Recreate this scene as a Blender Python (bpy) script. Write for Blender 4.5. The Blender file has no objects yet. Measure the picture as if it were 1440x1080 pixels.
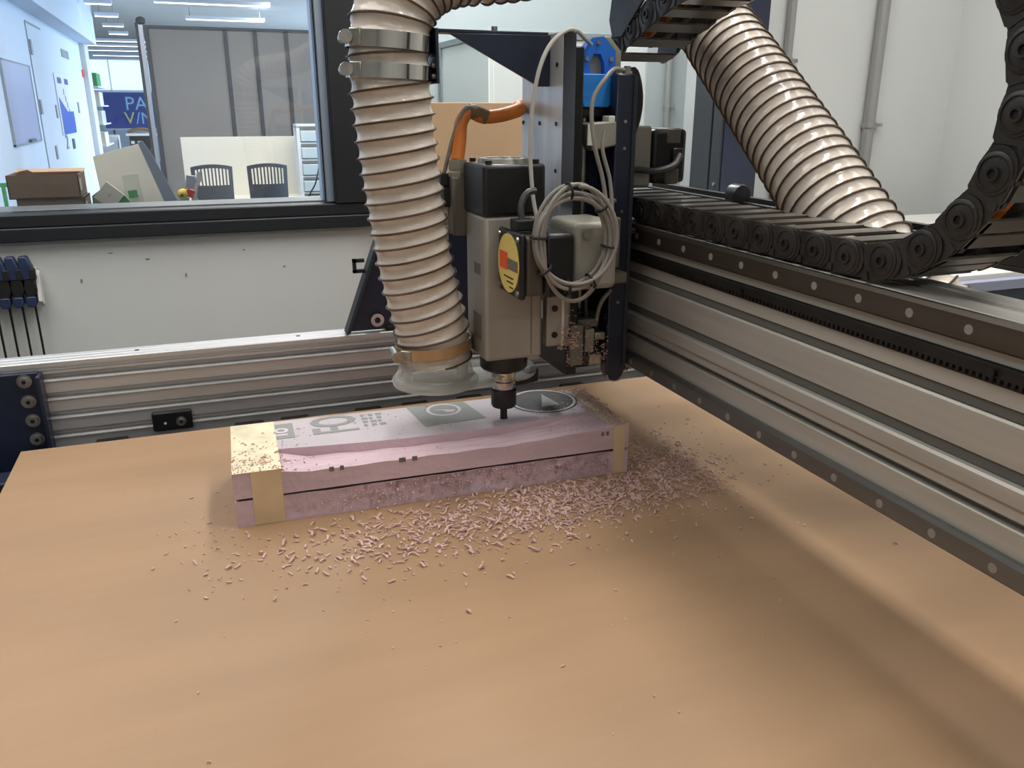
import bpy, bmesh, math, random
from mathutils import Matrix, Vector, Euler
random.seed(7)
S = 0.46          # one working unit (camera height over the bed) in metres
Z0 = 0.90         # height of the bed top above the floor
ZF = -Z0 / S      # floor level in working units
scene = bpy.context.scene
COL = scene.collection

# ------------------------------------------------------------------ camera
cam = bpy.data.cameras.new('camera')
cam.sensor_width = 36.0
cam.lens = 28.95
cam.clip_start = 0.02
cam_o = bpy.data.objects.new('camera', cam)
COL.objects.link(cam_o)
RM = Matrix(((0.937269547, 0.109466886, -0.330972501),
             (-0.348604668, 0.296390753, -0.889172259),
             (0.000762270466, 0.948772640, 0.315958694)))
M4 = RM.to_4x4(); M4.translation = Vector((0, 0, Z0 + S))
# the camera looks along its -Z
cam_o.matrix_world = M4
scene.camera = cam_o

# ------------------------------------------------------------------ world, exposure
world = bpy.data.worlds.new('world'); scene.world = world
world.use_nodes = True
world.node_tree.nodes['Background'].inputs[0].default_value = (0.75, 0.85, 1.0, 1)
world.node_tree.nodes['Background'].inputs[1].default_value = 0.3
scene.view_settings.view_transform = 'Standard'
scene.view_settings.look = 'None'
scene.view_settings.gamma = 1.0
scene.view_settings.use_curve_mapping = False
scene.view_settings.exposure = 0.12
try:
    scene.cycles.use_denoising = True
    scene.cycles.max_bounces = 8
    scene.cycles.diffuse_bounces = 4
    scene.cycles.transparent_max_bounces = 12
    scene.cycles.caustics_reflective = False
    scene.cycles.caustics_refractive = False
    scene.cycles.sample_clamp_indirect = 6.0
except Exception:
    pass

def W(p):
    return Vector((p[0] * S, p[1] * S, p[2] * S + Z0))

def area_light(name, c, sx, sy, watts, color=(1, .99, .965), rot=(0, 0, 0)):
    l = bpy.data.lights.new(name, 'AREA'); l.shape = 'RECTANGLE'
    l.size = sx * S; l.size_y = sy * S; l.energy = watts; l.color = color
    o = bpy.data.objects.new(name, l); COL.objects.link(o)
    o.location = W(c); o.rotation_euler = rot
    return o
# workshop ceiling lights above the view; rows parallel to the gantry, then a front fill
area_light('workshop_strip_and_fill', (1.95, 2.4, 4.10), 0.5, 5.5, 35)
area_light('workshop_strip_and_fill', (-1.7, 2.9, 4.10), 2.6, 5.0, 31)
area_light('workshop_strip_and_fill', (4.2, 1.6, 4.10), 0.6, 5.5, 10)
area_light('workshop_strip_and_fill', (-0.8, -4.2, 4.10), 9.0, 0.8, 30)  # added fill behind the camera, unseen, brightens camera-facing surfaces
area_light('recess_fill_light', (1.85, 6.0, 4.10), 1.0, 1.2, 31, (.92, .97, 1))  # added unseen lamp that brightens the recess wall and cabinet side
# unseen office lamps and an added bluish side fill standing in for daylight
area_light('office_ceiling_light', (-0.6, 6.1, 4.10), 4.0, 0.8, 34, (1, .97, .93))  # unseen, placed by the window to brighten the front of the heap
area_light('office_ceiling_light', (2.0, 14.5, 4.10), 6.0, 2.0, 90, (1, .97, .93))
area_light('office_ceiling_light', (5.0, 32.0, 4.10), 5.0, 14.0, 420, (.95, .98, 1))  # unseen area light added behind the partition to support the lamp tubes
area_light('office_side_fill', (11.8, 13.0, 1.2), 10.0, 5.0, 260, (.50, .73, 1), (0, math.radians(90), 0))  # added bluish fill for the left office wall; no side windows are built
area_light('office_side_fill', (11.8, 33.0, 1.4), 24.0, 5.0, 1500, (.50, .73, 1), (0, math.radians(90), 0))

# ------------------------------------------------------------------ materials
def lin(c):
    c = c / 255.0
    return c / 12.92 if c <= 0.04045 else ((c + 0.055) / 1.055) ** 2.4
def rgb(r, g, b):
    return (lin(r), lin(g), lin(b), 1.0)

MATS = {}
def mat(name, color, rough=0.6, metal=0.0, var=0.0, vscale=(8, 8, 8), bump=0.0, bscale=60.0, spec=0.5, dark=None, coat=0.0, detail=5.0):
    m = bpy.data.materials.new(name); m.use_nodes = True
    nt = m.node_tree; b = nt.nodes['Principled BSDF']
    b.inputs['Base Color'].default_value = rgb(*color)
    b.inputs['Roughness'].default_value = rough
    b.inputs['Metallic'].default_value = metal
    b.inputs['Specular IOR Level'].default_value = spec
    if coat:
        b.inputs['Coat Weight'].default_value = coat
        b.inputs['Coat Roughness'].default_value = 0.15
    if var > 0 or bump > 0:
        tc = nt.nodes.new('ShaderNodeTexCoord')
        mp = nt.nodes.new('ShaderNodeMapping')
        geo = nt.nodes.new('ShaderNodeNewGeometry')
        nt.links.new(geo.outputs['Position'], mp.inputs['Vector'])
        nt.nodes.remove(tc)
        mp.inputs['Scale'].default_value = vscale
    if var > 0:
        n = nt.nodes.new('ShaderNodeTexNoise'); n.inputs['Scale'].default_value = 1.0
        n.inputs['Detail'].default_value = detail
        nt.links.new(mp.outputs[0], n.inputs['Vector'])
        r = nt.nodes.new('ShaderNodeValToRGB')
        c2 = dark if dark else tuple(max(0, c * (1 - var)) for c in color)
        c1 = color if dark else tuple(min(255, c * (1 + var * .6)) for c in color)
        r.color_ramp.elements[0].position = 0.3; r.color_ramp.elements[0].color = rgb(*c2)
        r.color_ramp.elements[1].position = 0.7; r.color_ramp.elements[1].color = rgb(*c1)
        nt.links.new(n.outputs['Fac'], r.inputs['Fac'])
        nt.links.new(r.outputs['Color'], b.inputs['Base Color'])
    if bump > 0:
        n2 = nt.nodes.new('ShaderNodeTexNoise'); n2.inputs['Scale'].default_value = bscale
        n2.inputs['Detail'].default_value = 3.0
        nt.links.new(geo.outputs['Position'], n2.inputs['Vector'])
        bp = nt.nodes.new('ShaderNodeBump'); bp.inputs['Strength'].default_value = bump
        bp.inputs['Distance'].default_value = 0.004
        nt.links.new(n2.outputs['Fac'], bp.inputs['Height'])
        nt.links.new(bp.outputs['Normal'], b.inputs['Normal'])
    MATS[name] = m
    return m

def emit(name, color, strength):
    m = bpy.data.materials.new(name); m.use_nodes = True
    nt = m.node_tree; nt.nodes.remove(nt.nodes['Principled BSDF'])
    e = nt.nodes.new('ShaderNodeEmission'); e.inputs[0].default_value = rgb(*color); e.inputs[1].default_value = strength
    nt.links.new(e.outputs[0], nt.nodes['Material Output'].inputs[0])
    MATS[name] = m
    return m

def clear(name, gloss, tint, rough=0.03, fres=True):
    m = bpy.data.materials.new(name); m.use_nodes = True
    nt = m.node_tree; nt.nodes.remove(nt.nodes['Principled BSDF'])
    t = nt.nodes.new('ShaderNodeBsdfTransparent'); t.inputs[0].default_value = tint
    g = nt.nodes.new('ShaderNodeBsdfGlossy'); g.inputs['Roughness'].default_value = rough
    mx = nt.nodes.new('ShaderNodeMixShader')
    if fres:
        fr = nt.nodes.new('ShaderNodeFresnel'); fr.inputs[0].default_value = 1.49
        ma = nt.nodes.new('ShaderNodeMath'); ma.operation = 'MULTIPLY_ADD'
        ma.inputs[1].default_value = 0.9; ma.inputs[2].default_value = gloss
        nt.links.new(fr.outputs[0], ma.inputs[0]); nt.links.new(ma.outputs[0], mx.inputs[0])
    else:
        mx.inputs[0].default_value = gloss
    nt.links.new(t.outputs[0], mx.inputs[1]); nt.links.new(g.outputs[0], mx.inputs[2])
    nt.links.new(mx.outputs[0], nt.nodes['Material Output'].inputs[0])
    MATS[name] = m
    return m

mat('wood', (162, 130, 99), .5, 0, .05, (2.0, 13, 13), .05, 220, detail=6, spec=.35)
mat('wood_edge', (196, 164, 120), .7, 0, .12, (3, 3, 40))
mat('foam', (202, 175, 182), .75, 0, .06, (9, 30, 30), .25, 160)
mat('foam_skin', (186, 174, 178), .6, 0, .03, (12, 12, 12), .04, 120)
mat('foam_chip', (206, 172, 163), .8, 0, .12, (60, 60, 60))
mat('tape', (206, 180, 144), .6, 0, .06, (20, 20, 20), .1, 90)
mat('tape_dusty', (222, 208, 176), .7, 0, .1, (30, 30, 30), .1, 120)
mat('print_grey', (140, 140, 136), .7)
mat('print_dark', (62, 60, 58), .7, 0, .12, (80, 80, 80))
mat('print_pale', (205, 192, 196), .7)
mat('alu', (200, 199, 198), .45, .6, .04, (3, 30, 30))
mat('alu_y', (184, 180, 172), .5, .4, .06, (60, 3, 60))
mat('alu_plate', (205, 205, 205), .38, .35, .1, (40, 40, 2.5))
mat('alu_edge', (128, 134, 146), .16, .9)
mat('steel_rail', (92, 84, 76), .35, .7, .1, (50, 2.5, 50))
mat('steel_rail_low', (118, 117, 114), .42, .7, .08, (50, 2.5, 50))
mat('slot_cover', (92, 92, 88), .6)
mat('plug', (150, 146, 140), .5, .3)
mat('dark_steel', (44, 42, 40), .45, .5, .15, (20, 20, 20))
mat('navy', (24, 32, 54), .42, 0, .12, (10, 10, 10), .05, 200, coat=.15)
mat('navy_mid', (42, 46, 52), .5, 0, .08, (5, 5, 5))
mat('black_plastic', (26, 25, 25), .45, 0, .2, (30, 30, 30), .1, 150)
mat('chain_black', (46, 43, 40), .42, 0, .25, (25, 25, 25), .15, 140)
mat('chain_rung', (92, 86, 78), .28, 0, .1, (25, 25, 25))  # lighter than the black chain: overhead reflection put into the rung colour
mat('black_matte', (20, 20, 21), .6)
mat('black_satin', (22, 22, 23), .35)
mat('spindle_grey', (166, 161, 151), .45, .35, .05, (20, 20, 5))
mat('motor_grey', (120, 114, 104), .5, .3, .08, (20, 20, 20))
mat('motor_stripe', (92, 86, 78), .45, .5, .08, (20, 20, 20))
mat('gearbox', (152, 148, 136), .5, .2, .06, (20, 20, 20))
mat('chrome', (205, 200, 192), .12, 1.0)
mat('bolt_steel', (170, 166, 158), .3, .9, .15, (80, 80, 80))
mat('hose', (216, 203, 189), .18, 0, .06, (16, 16, 16), .5, 42, spec=.7)
mat('hose_wire', (74, 56, 42), .5)
mat('clamp_tan', (176, 146, 110), .3, .5)
mat('orange', (224, 126, 44), .45, 0, .08, (30, 30, 30))
mat('cable_grey', (136, 130, 122), .5)
mat('cable_light', (182, 178, 170), .5)
mat('cable_dark', (62, 60, 58), .5)
mat('tape_brown', (120, 92, 66), .5)
mat('blue_print', (44, 138, 226), .4, 0, .06, (40, 40, 160))
mat('blue_dark', (34, 112, 214), .4)
mat('label_yellow', (222, 196, 110), .5)
mat('label_orange', (226, 88, 48), .5)
mat('label_white', (222, 218, 206), .6)
mat('wall', (210, 211, 209), .8, 0, .02, (2, 2, 2), .05, 60)
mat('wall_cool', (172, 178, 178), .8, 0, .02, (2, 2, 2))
mat('scuff', (120, 116, 110), .8)
mat('ceiling', (220, 218, 212), .9, 0, .02, (2, 2, 2))
mat('floor', (92, 90, 88), .6, 0, .12, (3, 3, 3))
mat('frame_black', (28, 30, 34), .4, 0, .08, (6, 6, 6))
mat('bead', (158, 170, 186), .35, .5)
mat('sill_metal', (116, 120, 122), .4, .4, .1, (8, 8, 8))
mat('conduit', (160, 160, 156), .4, .5)
mat('cabinet', (226, 231, 228), .55)
mat('trim_grey', (140, 148, 152), .6)
mat('card', (188, 155, 120), .8, 0, .04, (5, 5, 5))
mat('card_box', (150, 122, 98), .8, 0, .05, (9, 9, 9))
mat('bench_white', (210, 208, 202), .5)
mat('lavender', (150, 152, 172), .5)
mat('clamp_blue', (40, 52, 84), .4, 0, .1, (40, 40, 40))
mat('clamp_bar', (24, 22, 22), .4, .4)
mat('hook_white', (214, 212, 208), .5)
mat('office_wall', (214, 226, 240), .8)
mat('partition', (150, 142, 134), .9, 0, .05, (1, 1, 1))
mat('partition_frame', (70, 72, 76), .5)
mat('partition_rail', (196, 198, 206), .3, .6)
mat('desk_white', (226, 220, 204), .6)
mat('chair_plastic', (70, 72, 76), .5)
mat('drawer_white', (226, 230, 230), .4)
mat('drawer_front', (196, 208, 210), .3)
mat('poster_blue', (36, 92, 190), .5)
mat('poster_white', (226, 230, 240), .5)
mat('screen_blue', (26, 66, 158), .4)
mat('screen_text', (150, 214, 250), .4)
mat('screen_yellow', (222, 220, 140), .4)
mat('whiteboard', (186, 192, 224), .3)
mat('red', (214, 60, 60), .5)
mat('green', (60, 150, 90), .6)
mat('green_pale', (150, 190, 150), .7)
mat('paper', (226, 224, 208), .8)
mat('paper_grey', (206, 200, 186), .8, 0, .04, (6, 6, 6))
mat('board_slate', (96, 108, 124), .6)
mat('yellow', (230, 196, 70), .6)
mat('plastic_clear', (214, 216, 214), .3)
emit('lamp_glow', (255, 248, 235), 3.0)
emit('daylight', (200, 236, 255), 1.6)
clear('glass', 0.02, (.97, .985, 1, 1))
def acrylic():
    m = bpy.data.materials.new('acrylic'); m.use_nodes = True
    nt = m.node_tree; p = nt.nodes['Principled BSDF']
    p.inputs['Base Color'].default_value = rgb(214, 212, 206); p.inputs['Roughness'].default_value = .12
    t = nt.nodes.new('ShaderNodeBsdfTransparent'); t.inputs[0].default_value = (.97, .97, .96, 1)
    fr = nt.nodes.new('ShaderNodeFresnel'); fr.inputs[0].default_value = 1.35
    ma = nt.nodes.new('ShaderNodeMath'); ma.operation = 'MULTIPLY_ADD'; ma.inputs[1].default_value = .6; ma.inputs[2].default_value = .13
    mx = nt.nodes.new('ShaderNodeMixShader')
    nt.links.new(fr.outputs[0], ma.inputs[0]); nt.links.new(ma.outputs[0], mx.inputs[0])
    nt.links.new(t.outputs[0], mx.inputs[1]); nt.links.new(p.outputs[0], mx.inputs[2])
    nt.links.new(mx.outputs[0], nt.nodes['Material Output'].inputs[0]); MATS['acrylic'] = m
acrylic()

# ------------------------------------------------------------------ mesh helpers
class MB:
    def __init__(s):
        s.v = []; s.f = []; s.m = []
    def add(s, vs, fs, mi=0):
        o = len(s.v); s.v += [Vector(p) for p in vs]
        for f in fs:
            s.f.append([i + o for i in f]); s.m.append(mi)
        return s
    def box(s, x0, x1, y0, y1, z0, z1, mi=0):
        vs = [(x, y, z) for x in (x0, x1) for y in (y0, y1) for z in (z0, z1)]
        return s.add(vs, [(0, 1, 3, 2), (4, 6, 7, 5), (0, 4, 5, 1), (2, 3, 7, 6), (0, 2, 6, 4), (1, 5, 7, 3)], mi)
    def obox(s, c, size, rot, mi=0):
        R = Euler(rot).to_matrix(); c = Vector(c); h = [t / 2 for t in size]
        vs = [c + R @ Vector((a * h[0], b * h[1], d * h[2])) for a in (-1, 1) for b in (-1, 1) for d in (-1, 1)]
        return s.add(vs, [(0, 1, 3, 2), (4, 6, 7, 5), (0, 4, 5, 1), (2, 3, 7, 6), (0, 2, 6, 4), (1, 5, 7, 3)], mi)
    def prism(s, poly, axis, a, b, mi=0):
        def P(u, v, w):
            return {'x': (w, u, v), 'y': (u, w, v), 'z': (u, v, w)}[axis]
        n = len(poly)
        vs = [P(u, v, a) for u, v in poly] + [P(u, v, b) for u, v in poly]
        fs = [tuple(range(n)), tuple(range(2 * n - 1, n - 1, -1))]
        fs += [(i, (i + 1) % n, n + (i + 1) % n, n + i) for i in range(n)]
        return s.add(vs, fs, mi)
    def cyl(s, p0, p1, r0, r1=None, n=18, mi=0):
        r1 = r0 if r1 is None else r1
        p0 = Vector(p0); p1 = Vector(p1); d = (p1 - p0).normalized()
        a = d.orthogonal().normalized(); b = d.cross(a)
        ring = [(math.cos(2 * math.pi * i / n), math.sin(2 * math.pi * i / n)) for i in range(n)]
        vs = [p0 + (a * c + b * t) * r0 for c, t in ring] + [p1 + (a * c + b * t) * r1 for c, t in ring]
        fs = [(i, (i + 1) % n, n + (i + 1) % n, n + i) for i in range(n)]
        fs += [tuple(range(n - 1, -1, -1)), tuple(range(n, 2 * n))]
        return s.add(vs, fs, mi)
    def lathe(s, c, prof, axis='z', n=28, mi=0, closed=False):
        c = Vector(c); vs = []; k = len(prof)
        for i in range(n):
            t = 2 * math.pi * i / n
            for r, h in prof:
                q = {'z': (r * math.cos(t), r * math.sin(t), h), 'x': (h, r * math.cos(t), r * math.sin(t)), 'y': (r * math.sin(t), h, r * math.cos(t))}[axis]
                vs.append(c + Vector(q))
        fs = []
        m = k if closed else k - 1
        for i in range(n):
            for j in range(m):
                a, b = i * k + j, i * k + (j + 1) % k
                c2, d = ((i + 1) % n) * k + (j + 1) % k, ((i + 1) % n) * k + j
                fs.append((a, b, c2, d))
        return s.add(vs, fs, mi)
    def tube(s, path, r, n=10, closed=False, mi=0, caps=True):
        P = [Vector(p) for p in path]; k = len(P); vs = []; up = None
        for i in range(k):
            if closed:
                t = (P[(i + 1) % k] - P[i - 1]).normalized()
            else:
                t = (P[min(i + 1, k - 1)] - P[max(i - 1, 0)]).normalized()
            if up is None:
                up = t.orthogonal().normalized()
            up = (up - t * up.dot(t)).normalized(); b = t.cross(up)
            rr = r(i / (k - 1)) if callable(r) else r
            for j in range(n):
                a = 2 * math.pi * j / n
                vs.append(P[i] + (up * math.cos(a) + b * math.sin(a)) * rr)
        fs = []
        for i in range(k if closed else k - 1):
            for j in range(n):
                i2 = (i + 1) % k
                fs.append((i * n + j, i * n + (j + 1) % n, i2 * n + (j + 1) % n, i2 * n + j))
        if caps and not closed:
            fs.append(tuple(range(n - 1, -1, -1))); fs.append(tuple((k - 1) * n + j for j in range(n)))
        return s.add(vs, fs, mi)
    def ball(s, c, r, n=12, m=8, mi=0, sc=(1, 1, 1)):
        c = Vector(c); vs = [c + Vector((0, 0, r * sc[2]))]; fs = []
        for i in range(1, m):
            p = math.pi * i / m
            for j in range(n):
                t = 2 * math.pi * j / n
                vs.append(c + Vector((r * sc[0] * math.sin(p) * math.cos(t), r * sc[1] * math.sin(p) * math.sin(t), r * sc[2] * math.cos(p))))
        vs.append(c - Vector((0, 0, r * sc[2])))
        for j in range(n):
            fs.append((0, 1 + j, 1 + (j + 1) % n))
            for i in range(m - 2):
                a = 1 + i * n
                fs.append((a + j, a + n + j, a + n + (j + 1) % n, a + (j + 1) % n))
            a = 1 + (m - 2) * n
            fs.append((a + j, len(vs) - 1, a + (j + 1) % n))
        return s.add(vs, fs, mi)
    def build(s, name, mats, parent=None, bevel=0.0, smooth=True, seg=2, angle=38, origin=None):
        me = bpy.data.meshes.new(name)
        wv = [W(p) for p in s.v]
        lo = Vector((min(p.x for p in wv), min(p.y for p in wv), min(p.z for p in wv)))
        hi = Vector((max(p.x for p in wv), max(p.y for p in wv), max(p.z for p in wv)))
        base = Vector(((lo.x + hi.x) / 2, (lo.y + hi.y) / 2, lo.z)) if origin is None else W(origin)
        me.from_pydata([p - base for p in wv], [], s.f)
        if not isinstance(mats, (list, tuple)):
            mats = [mats]
        for m in mats:
            me.materials.append(MATS[m])
        for i, p in enumerate(me.polygons):
            p.material_index = s.m[i]
        bm = bmesh.new(); bm.from_mesh(me)
        bmesh.ops.recalc_face_normals(bm, faces=bm.faces); bm.to_mesh(me); bm.free()
        if smooth:
            for p in me.polygons:
                p.use_smooth = True
            me.set_sharp_from_angle(angle=math.radians(angle))
        o = bpy.data.objects.new(name, me); COL.objects.link(o)
        if parent is not None:
            o.parent = parent; o.location = base - wloc(parent)
        else:
            o.location = base
        if bevel > 0:
            bv = o.modifiers.new('bevel', 'BEVEL'); bv.width = bevel * S; bv.segments = seg
            bv.limit_method = 'ANGLE'; bv.angle_limit = math.radians(35)
        return o

def wloc(o):
    l = o.location.copy()
    while o.parent is not None:
        o = o.parent; l += o.location
    return l

def B(x0, x1, y0, y1, z0, z1):
    return MB().box(x0, x1, y0, y1, z0, z1)

def tag(o, label, cat, group=None, kind=None):
    o['label'] = label; o['category'] = cat
    if group: o['group'] = group
    if kind: o['kind'] = kind
    return o

def thing(name, base, label, cat, group=None):
    o = bpy.data.objects.new(name, None); COL.objects.link(o)
    o.empty_display_size = 0.05
    o.location = W(base)
    return tag(o, label, cat, group)

def struct(o):
    o['kind'] = 'structure'; return o

def copy_tree(o, parent=None, delta=None):
    c = o.copy(); COL.objects.link(c); c.parent = parent
    if delta is not None: c.location = o.location + delta
    for ch in o.children:
        copy_tree(ch, c)
    return c

def spline(pts, n=8):
    P = [Vector(p) for p in pts]; out = []
    P = [P[0] * 2 - P[1]] + P + [P[-1] * 2 - P[-2]]
    for i in range(1, len(P) - 2):
        p0, p1, p2, p3 = P[i - 1:i + 3]
        for k in range(n):
            t = k / n
            out.append(0.5 * ((2 * p1) + (p2 - p0) * t + (2 * p0 - 5 * p1 + 4 * p2 - p3) * t * t + (3 * p1 - p0 - 3 * p2 + p3) * t ** 3))
    out.append(P[-2]); return out

def text_mesh(txt, size, fn, name, m, parent, depth=0.002, bold=0.0):
    """flat lettering; fn maps text (u, v, w) to working units"""
    cu = bpy.data.curves.new('lettering', 'FONT'); cu.body = txt; cu.size = size; cu.extrude = depth; cu.offset = bold
    cu.resolution_u = 3
    to = bpy.data.objects.new('lettering', cu); COL.objects.link(to)
    bpy.context.view_layer.update()
    dg = bpy.context.evaluated_depsgraph_get()
    me = bpy.data.meshes.new_from_object(to.evaluated_get(dg))
    b = MB(); b.add([fn(v.co.x, v.co.y, v.co.z) for v in me.vertices], [tuple(p.vertices) for p in me.polygons])
    bpy.data.objects.remove(to); bpy.data.meshes.remove(me)
    return b.build(name, m, parent, smooth=False)

def hexbolt(p, d, r, h, name, m, parent, washer=True):
    """socket-head bolt standing out along unit direction d"""
    p = Vector(p); d = Vector(d); b = MB()
    if washer:
        b.cyl(p, p + d * h * .35, r * 1.35, n=18)
    b.cyl(p, p + d * h, r, r * .92, n=16)
    b.cyl(p + d * h * .98, p + d * h * 1.02, r * .45, n=6, mi=1)
    return b.build(name, [m, 'dark_steel'], parent)

# ================================================================== THE SETTING
CEIL = 4.2
struct(B(-8, 12, -7, 56, ZF - .2, ZF).build('floor', 'floor', smooth=False))
b = B(-8, 12, -7, 56, CEIL, CEIL + .2)
struct(b.build('ceiling', 'ceiling', smooth=False))
# wall with the window towards the office
b = MB()
b.box(-8, 1.0, 5.0, 5.25, ZF, .34); b.box(-8, 1.0, 5.0, 5.25, 3.3, CEIL)
b.box(-8, -6, 5.0, 5.25, .34, 3.3); b.box(.97, 1.24, 5.0, 5.25, ZF, CEIL)
wall_back = struct(b.build('wall_back', 'wall', smooth=False))
for (x, z, w, h) in ((-.659, .101, .008, .018), (-.123, .097, .007, .02), (-.318, .206, .02, .006), (.2, .23, .015, .004), (-.5, .25, .02, .004), (.42, .12, .01, .006)):
    B(x, x + w, 4.997, 5.003, z, z + h).build('scuff_mark', 'scuff', wall_back, smooth=False)
struct(B(4.62, 4.85, 5.25, 7.5, ZF, CEIL).build('wall_recess_side', 'wall', smooth=False))
struct(B(3.35, 5.4, 5.0, 5.25, ZF, CEIL).build('wall_back_right', 'wall', smooth=False))
struct(B(5.36, 5.6, -7, 5.0, ZF, CEIL).build('wall_right', 'wall', smooth=False))
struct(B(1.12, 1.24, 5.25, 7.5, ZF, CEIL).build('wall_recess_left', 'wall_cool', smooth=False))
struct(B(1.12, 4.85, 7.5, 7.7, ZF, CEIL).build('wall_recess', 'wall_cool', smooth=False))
struct(B(-8.2, -8, -7, 5.25, ZF, CEIL).build('wall_left', 'wall', smooth=False))
struct(B(-8, 5.6, -7.2, -7, ZF, CEIL).build('wall_front', 'wall', smooth=False))
# window: black frame, metal bead, sill, pane
b = MB()
b.box(-6, 1.0, 4.93, 5.1, .34, .412); b.box(-6, .97, 4.96, 5.1, .412, .478)
b.box(.745, .985, 4.95, 5.12, .478, 3.3); b.box(-6, 1.0, 4.95, 5.12, 3.24, 3.32); b.box(-6.05, -5.85, 4.95, 5.12, .478, 3.3)
win = struct(b.build('window_1', 'frame_black', bevel=.006))
B(-6, .70, 5.1, 5.36, .462, .486).build('window_sill', 'sill_metal', win, bevel=.004)
b = MB(); b.box(.70, .745, 5.0, 5.28, .486, 3.24); b.build('jamb_bead', 'bead', win, bevel=.003)
b = MB(); b.box(.692, .70, 5.02, 5.1, .486, 3.24); b.build('glazing_gasket', 'frame_black', win)
B(-5.9, .695, 5.06, 5.072, .484, 3.24).build('pane', 'glass', win, smooth=False)

# office shell beyond the window
struct(B(-3.3, -3.0, 5.25, 31.2, ZF, CEIL).build('wall_office_left', 'office_wall', smooth=False))
struct(B(-8, -3.3, 31.0, 31.2, ZF, CEIL).build('wall_office_return', 'office_wall', smooth=False))
struct(B(12, 12.2, 5.25, 56, ZF, CEIL).build('wall_office_right', 'office_wall', smooth=False))
struct(B(4.85, 12, 5.25, 5.45, ZF, CEIL).build('wall_office_front', 'office_wall', smooth=False))
far = struct(B(-8, 12, 55.6, 56, ZF, CEIL).build('wall_office_far', 'office_wall', smooth=False))
struct(B(-8.2, -8, 31.2, 56, ZF, CEIL).build('wall_office_far_left', 'office_wall', smooth=False))
# daylight window band in the far office wall
wf = struct(B(-6.2, 2.2, 55.45, 55.6, 2.0, 3.75).build('window_2', 'poster_white', smooth=False))
for i in range(4):
    x0 = -6.1 + i * 2.07
    B(x0, x0 + 1.98, 55.40, 55.46, 2.08, 3.68).build('pane', 'daylight', wf, smooth=False)
# soffit and column along the office's left wall
struct(B(-3.0, -2.55, 17.0, 31.2, 2.95, CEIL).build('trim_1', 'office_wall', smooth=False))
struct(B(-3.3, -2.85, 30.5, 31.6, ZF, CEIL).build('trim_2', 'wall', smooth=False))

# ================================================================== CNC MACHINE FRAME AND BED
frame = thing('machine_frame', (.6, 1.6, ZF), 'machine frame with grooved aluminium side rail and navy corner plate around the wooden bed', 'machine frame')
# grooved aluminium side rail running behind the bed
yF, yB_ = 2.95, 3.05
prof = [(yB_, -.115), (yF, -.115)]
for z in (-.047, .02, .086, .152):
    prof += [(yF, z - .008), (yF - .006, z - .004), (yF - .006, z - .001), (yF + .002, z + .003), (yF + .024, z + .004), (yF + .024, z + .018), (yF + .004, z + .0205), (yF, z + .023)]
prof += [(yF, .184), (yF - .002, .188), (yF + .006, .189), (yF + .006, .196), (yF, .198), (yF, .212), (yF + .003, .215),
         (yF + .03, .215), (yF + .033, .212), (yF + .037, .215), (yF + .062, .215), (yF + .065, .212), (yF + .069, .215), (yB_ - .003, .215), (yB_, .212)]
rail = MB().prism(prof, 'x', -1.6, 2.3).build('side_rail', 'alu', frame, smooth=False)
for x in (-1.35, -.81, -.259, .283, .82, 1.36, 1.9):
    MB().cyl((x, 3.002, .2135), (x, 3.002, .216), .0085, n=14).build('rail_screw_hole', 'dark_steel', rail)
B(-1.6, 2.3, -.55, -.45, -.115, .215).build('side_rail', 'alu', frame, bevel=.006)
# navy corner plate with its bolts and folded edge
cp = MB()
cp.box(-1.25, -.557, 2.925, 2.949, -.42, .190)
plate = cp.build('corner_plate', 'navy', frame, bevel=.004)
B(-.557, -.545, 2.88, 2.949, -.14, .186).build('folded_edge', 'navy', plate, bevel=.003)
for i, z in enumerate((.164, .095, .029, -.037)):
    hexbolt((-.597 + .002 * i, 2.925, z), (0, -1, 0), .0165, .014, 'bolt', 'bolt_steel', plate)
tabp = B(-.238, -.108, 2.928, 2.949, -.065, .004).build('bed_tab', 'black_satin', frame, bevel=.006)
hexbolt((-.145, 2.928, -.034), (0, -1, 0), .0125, .012, 'bolt', 'bolt_steel', tabp)
MB().cyl((-.197, 2.9285, -.036), (-.197, 2.926, -.036), .0045, n=10).build('tab_hole', 'label_white', tabp)
for x in (-.42, .03, .19, .46, .64, .86, 1.3):
    B(x, x + .10, 2.66, 2.94, -.085, -.068).build('bed_clip', 'black_satin', frame, bevel=.004)
# under-structure: beams and legs
for y in (-.35, 1.2, 2.75):
    B(-.9, 2.25, y - .05, y + .05, -.20, -.09).build('cross_beam', 'navy', frame, bevel=.006)
for x in (-.9, 2.15):
    B(x, x + .10, -.5, 3.0, -.32, -.20).build('long_beam', 'navy', frame, bevel=.006)
for x in (-.9, 2.15):
    for y in (-.5, 2.88):
        B(x, x + .11, y, y + .11, ZF, -.20).build('leg', 'navy', frame, bevel=.006)
B(-1.25, -.95, -.5, 2.949, -.42, -.36).build('side_tray', 'black_matte', frame, bevel=.004)

bed = B(-.602, 2.2, -.35, 2.722, -.065, 0).build('bed_board', ['wood'], bevel=.002)
tag(bed, 'large light brown wooden sheet the foam block lies on', 'work bed')

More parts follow.
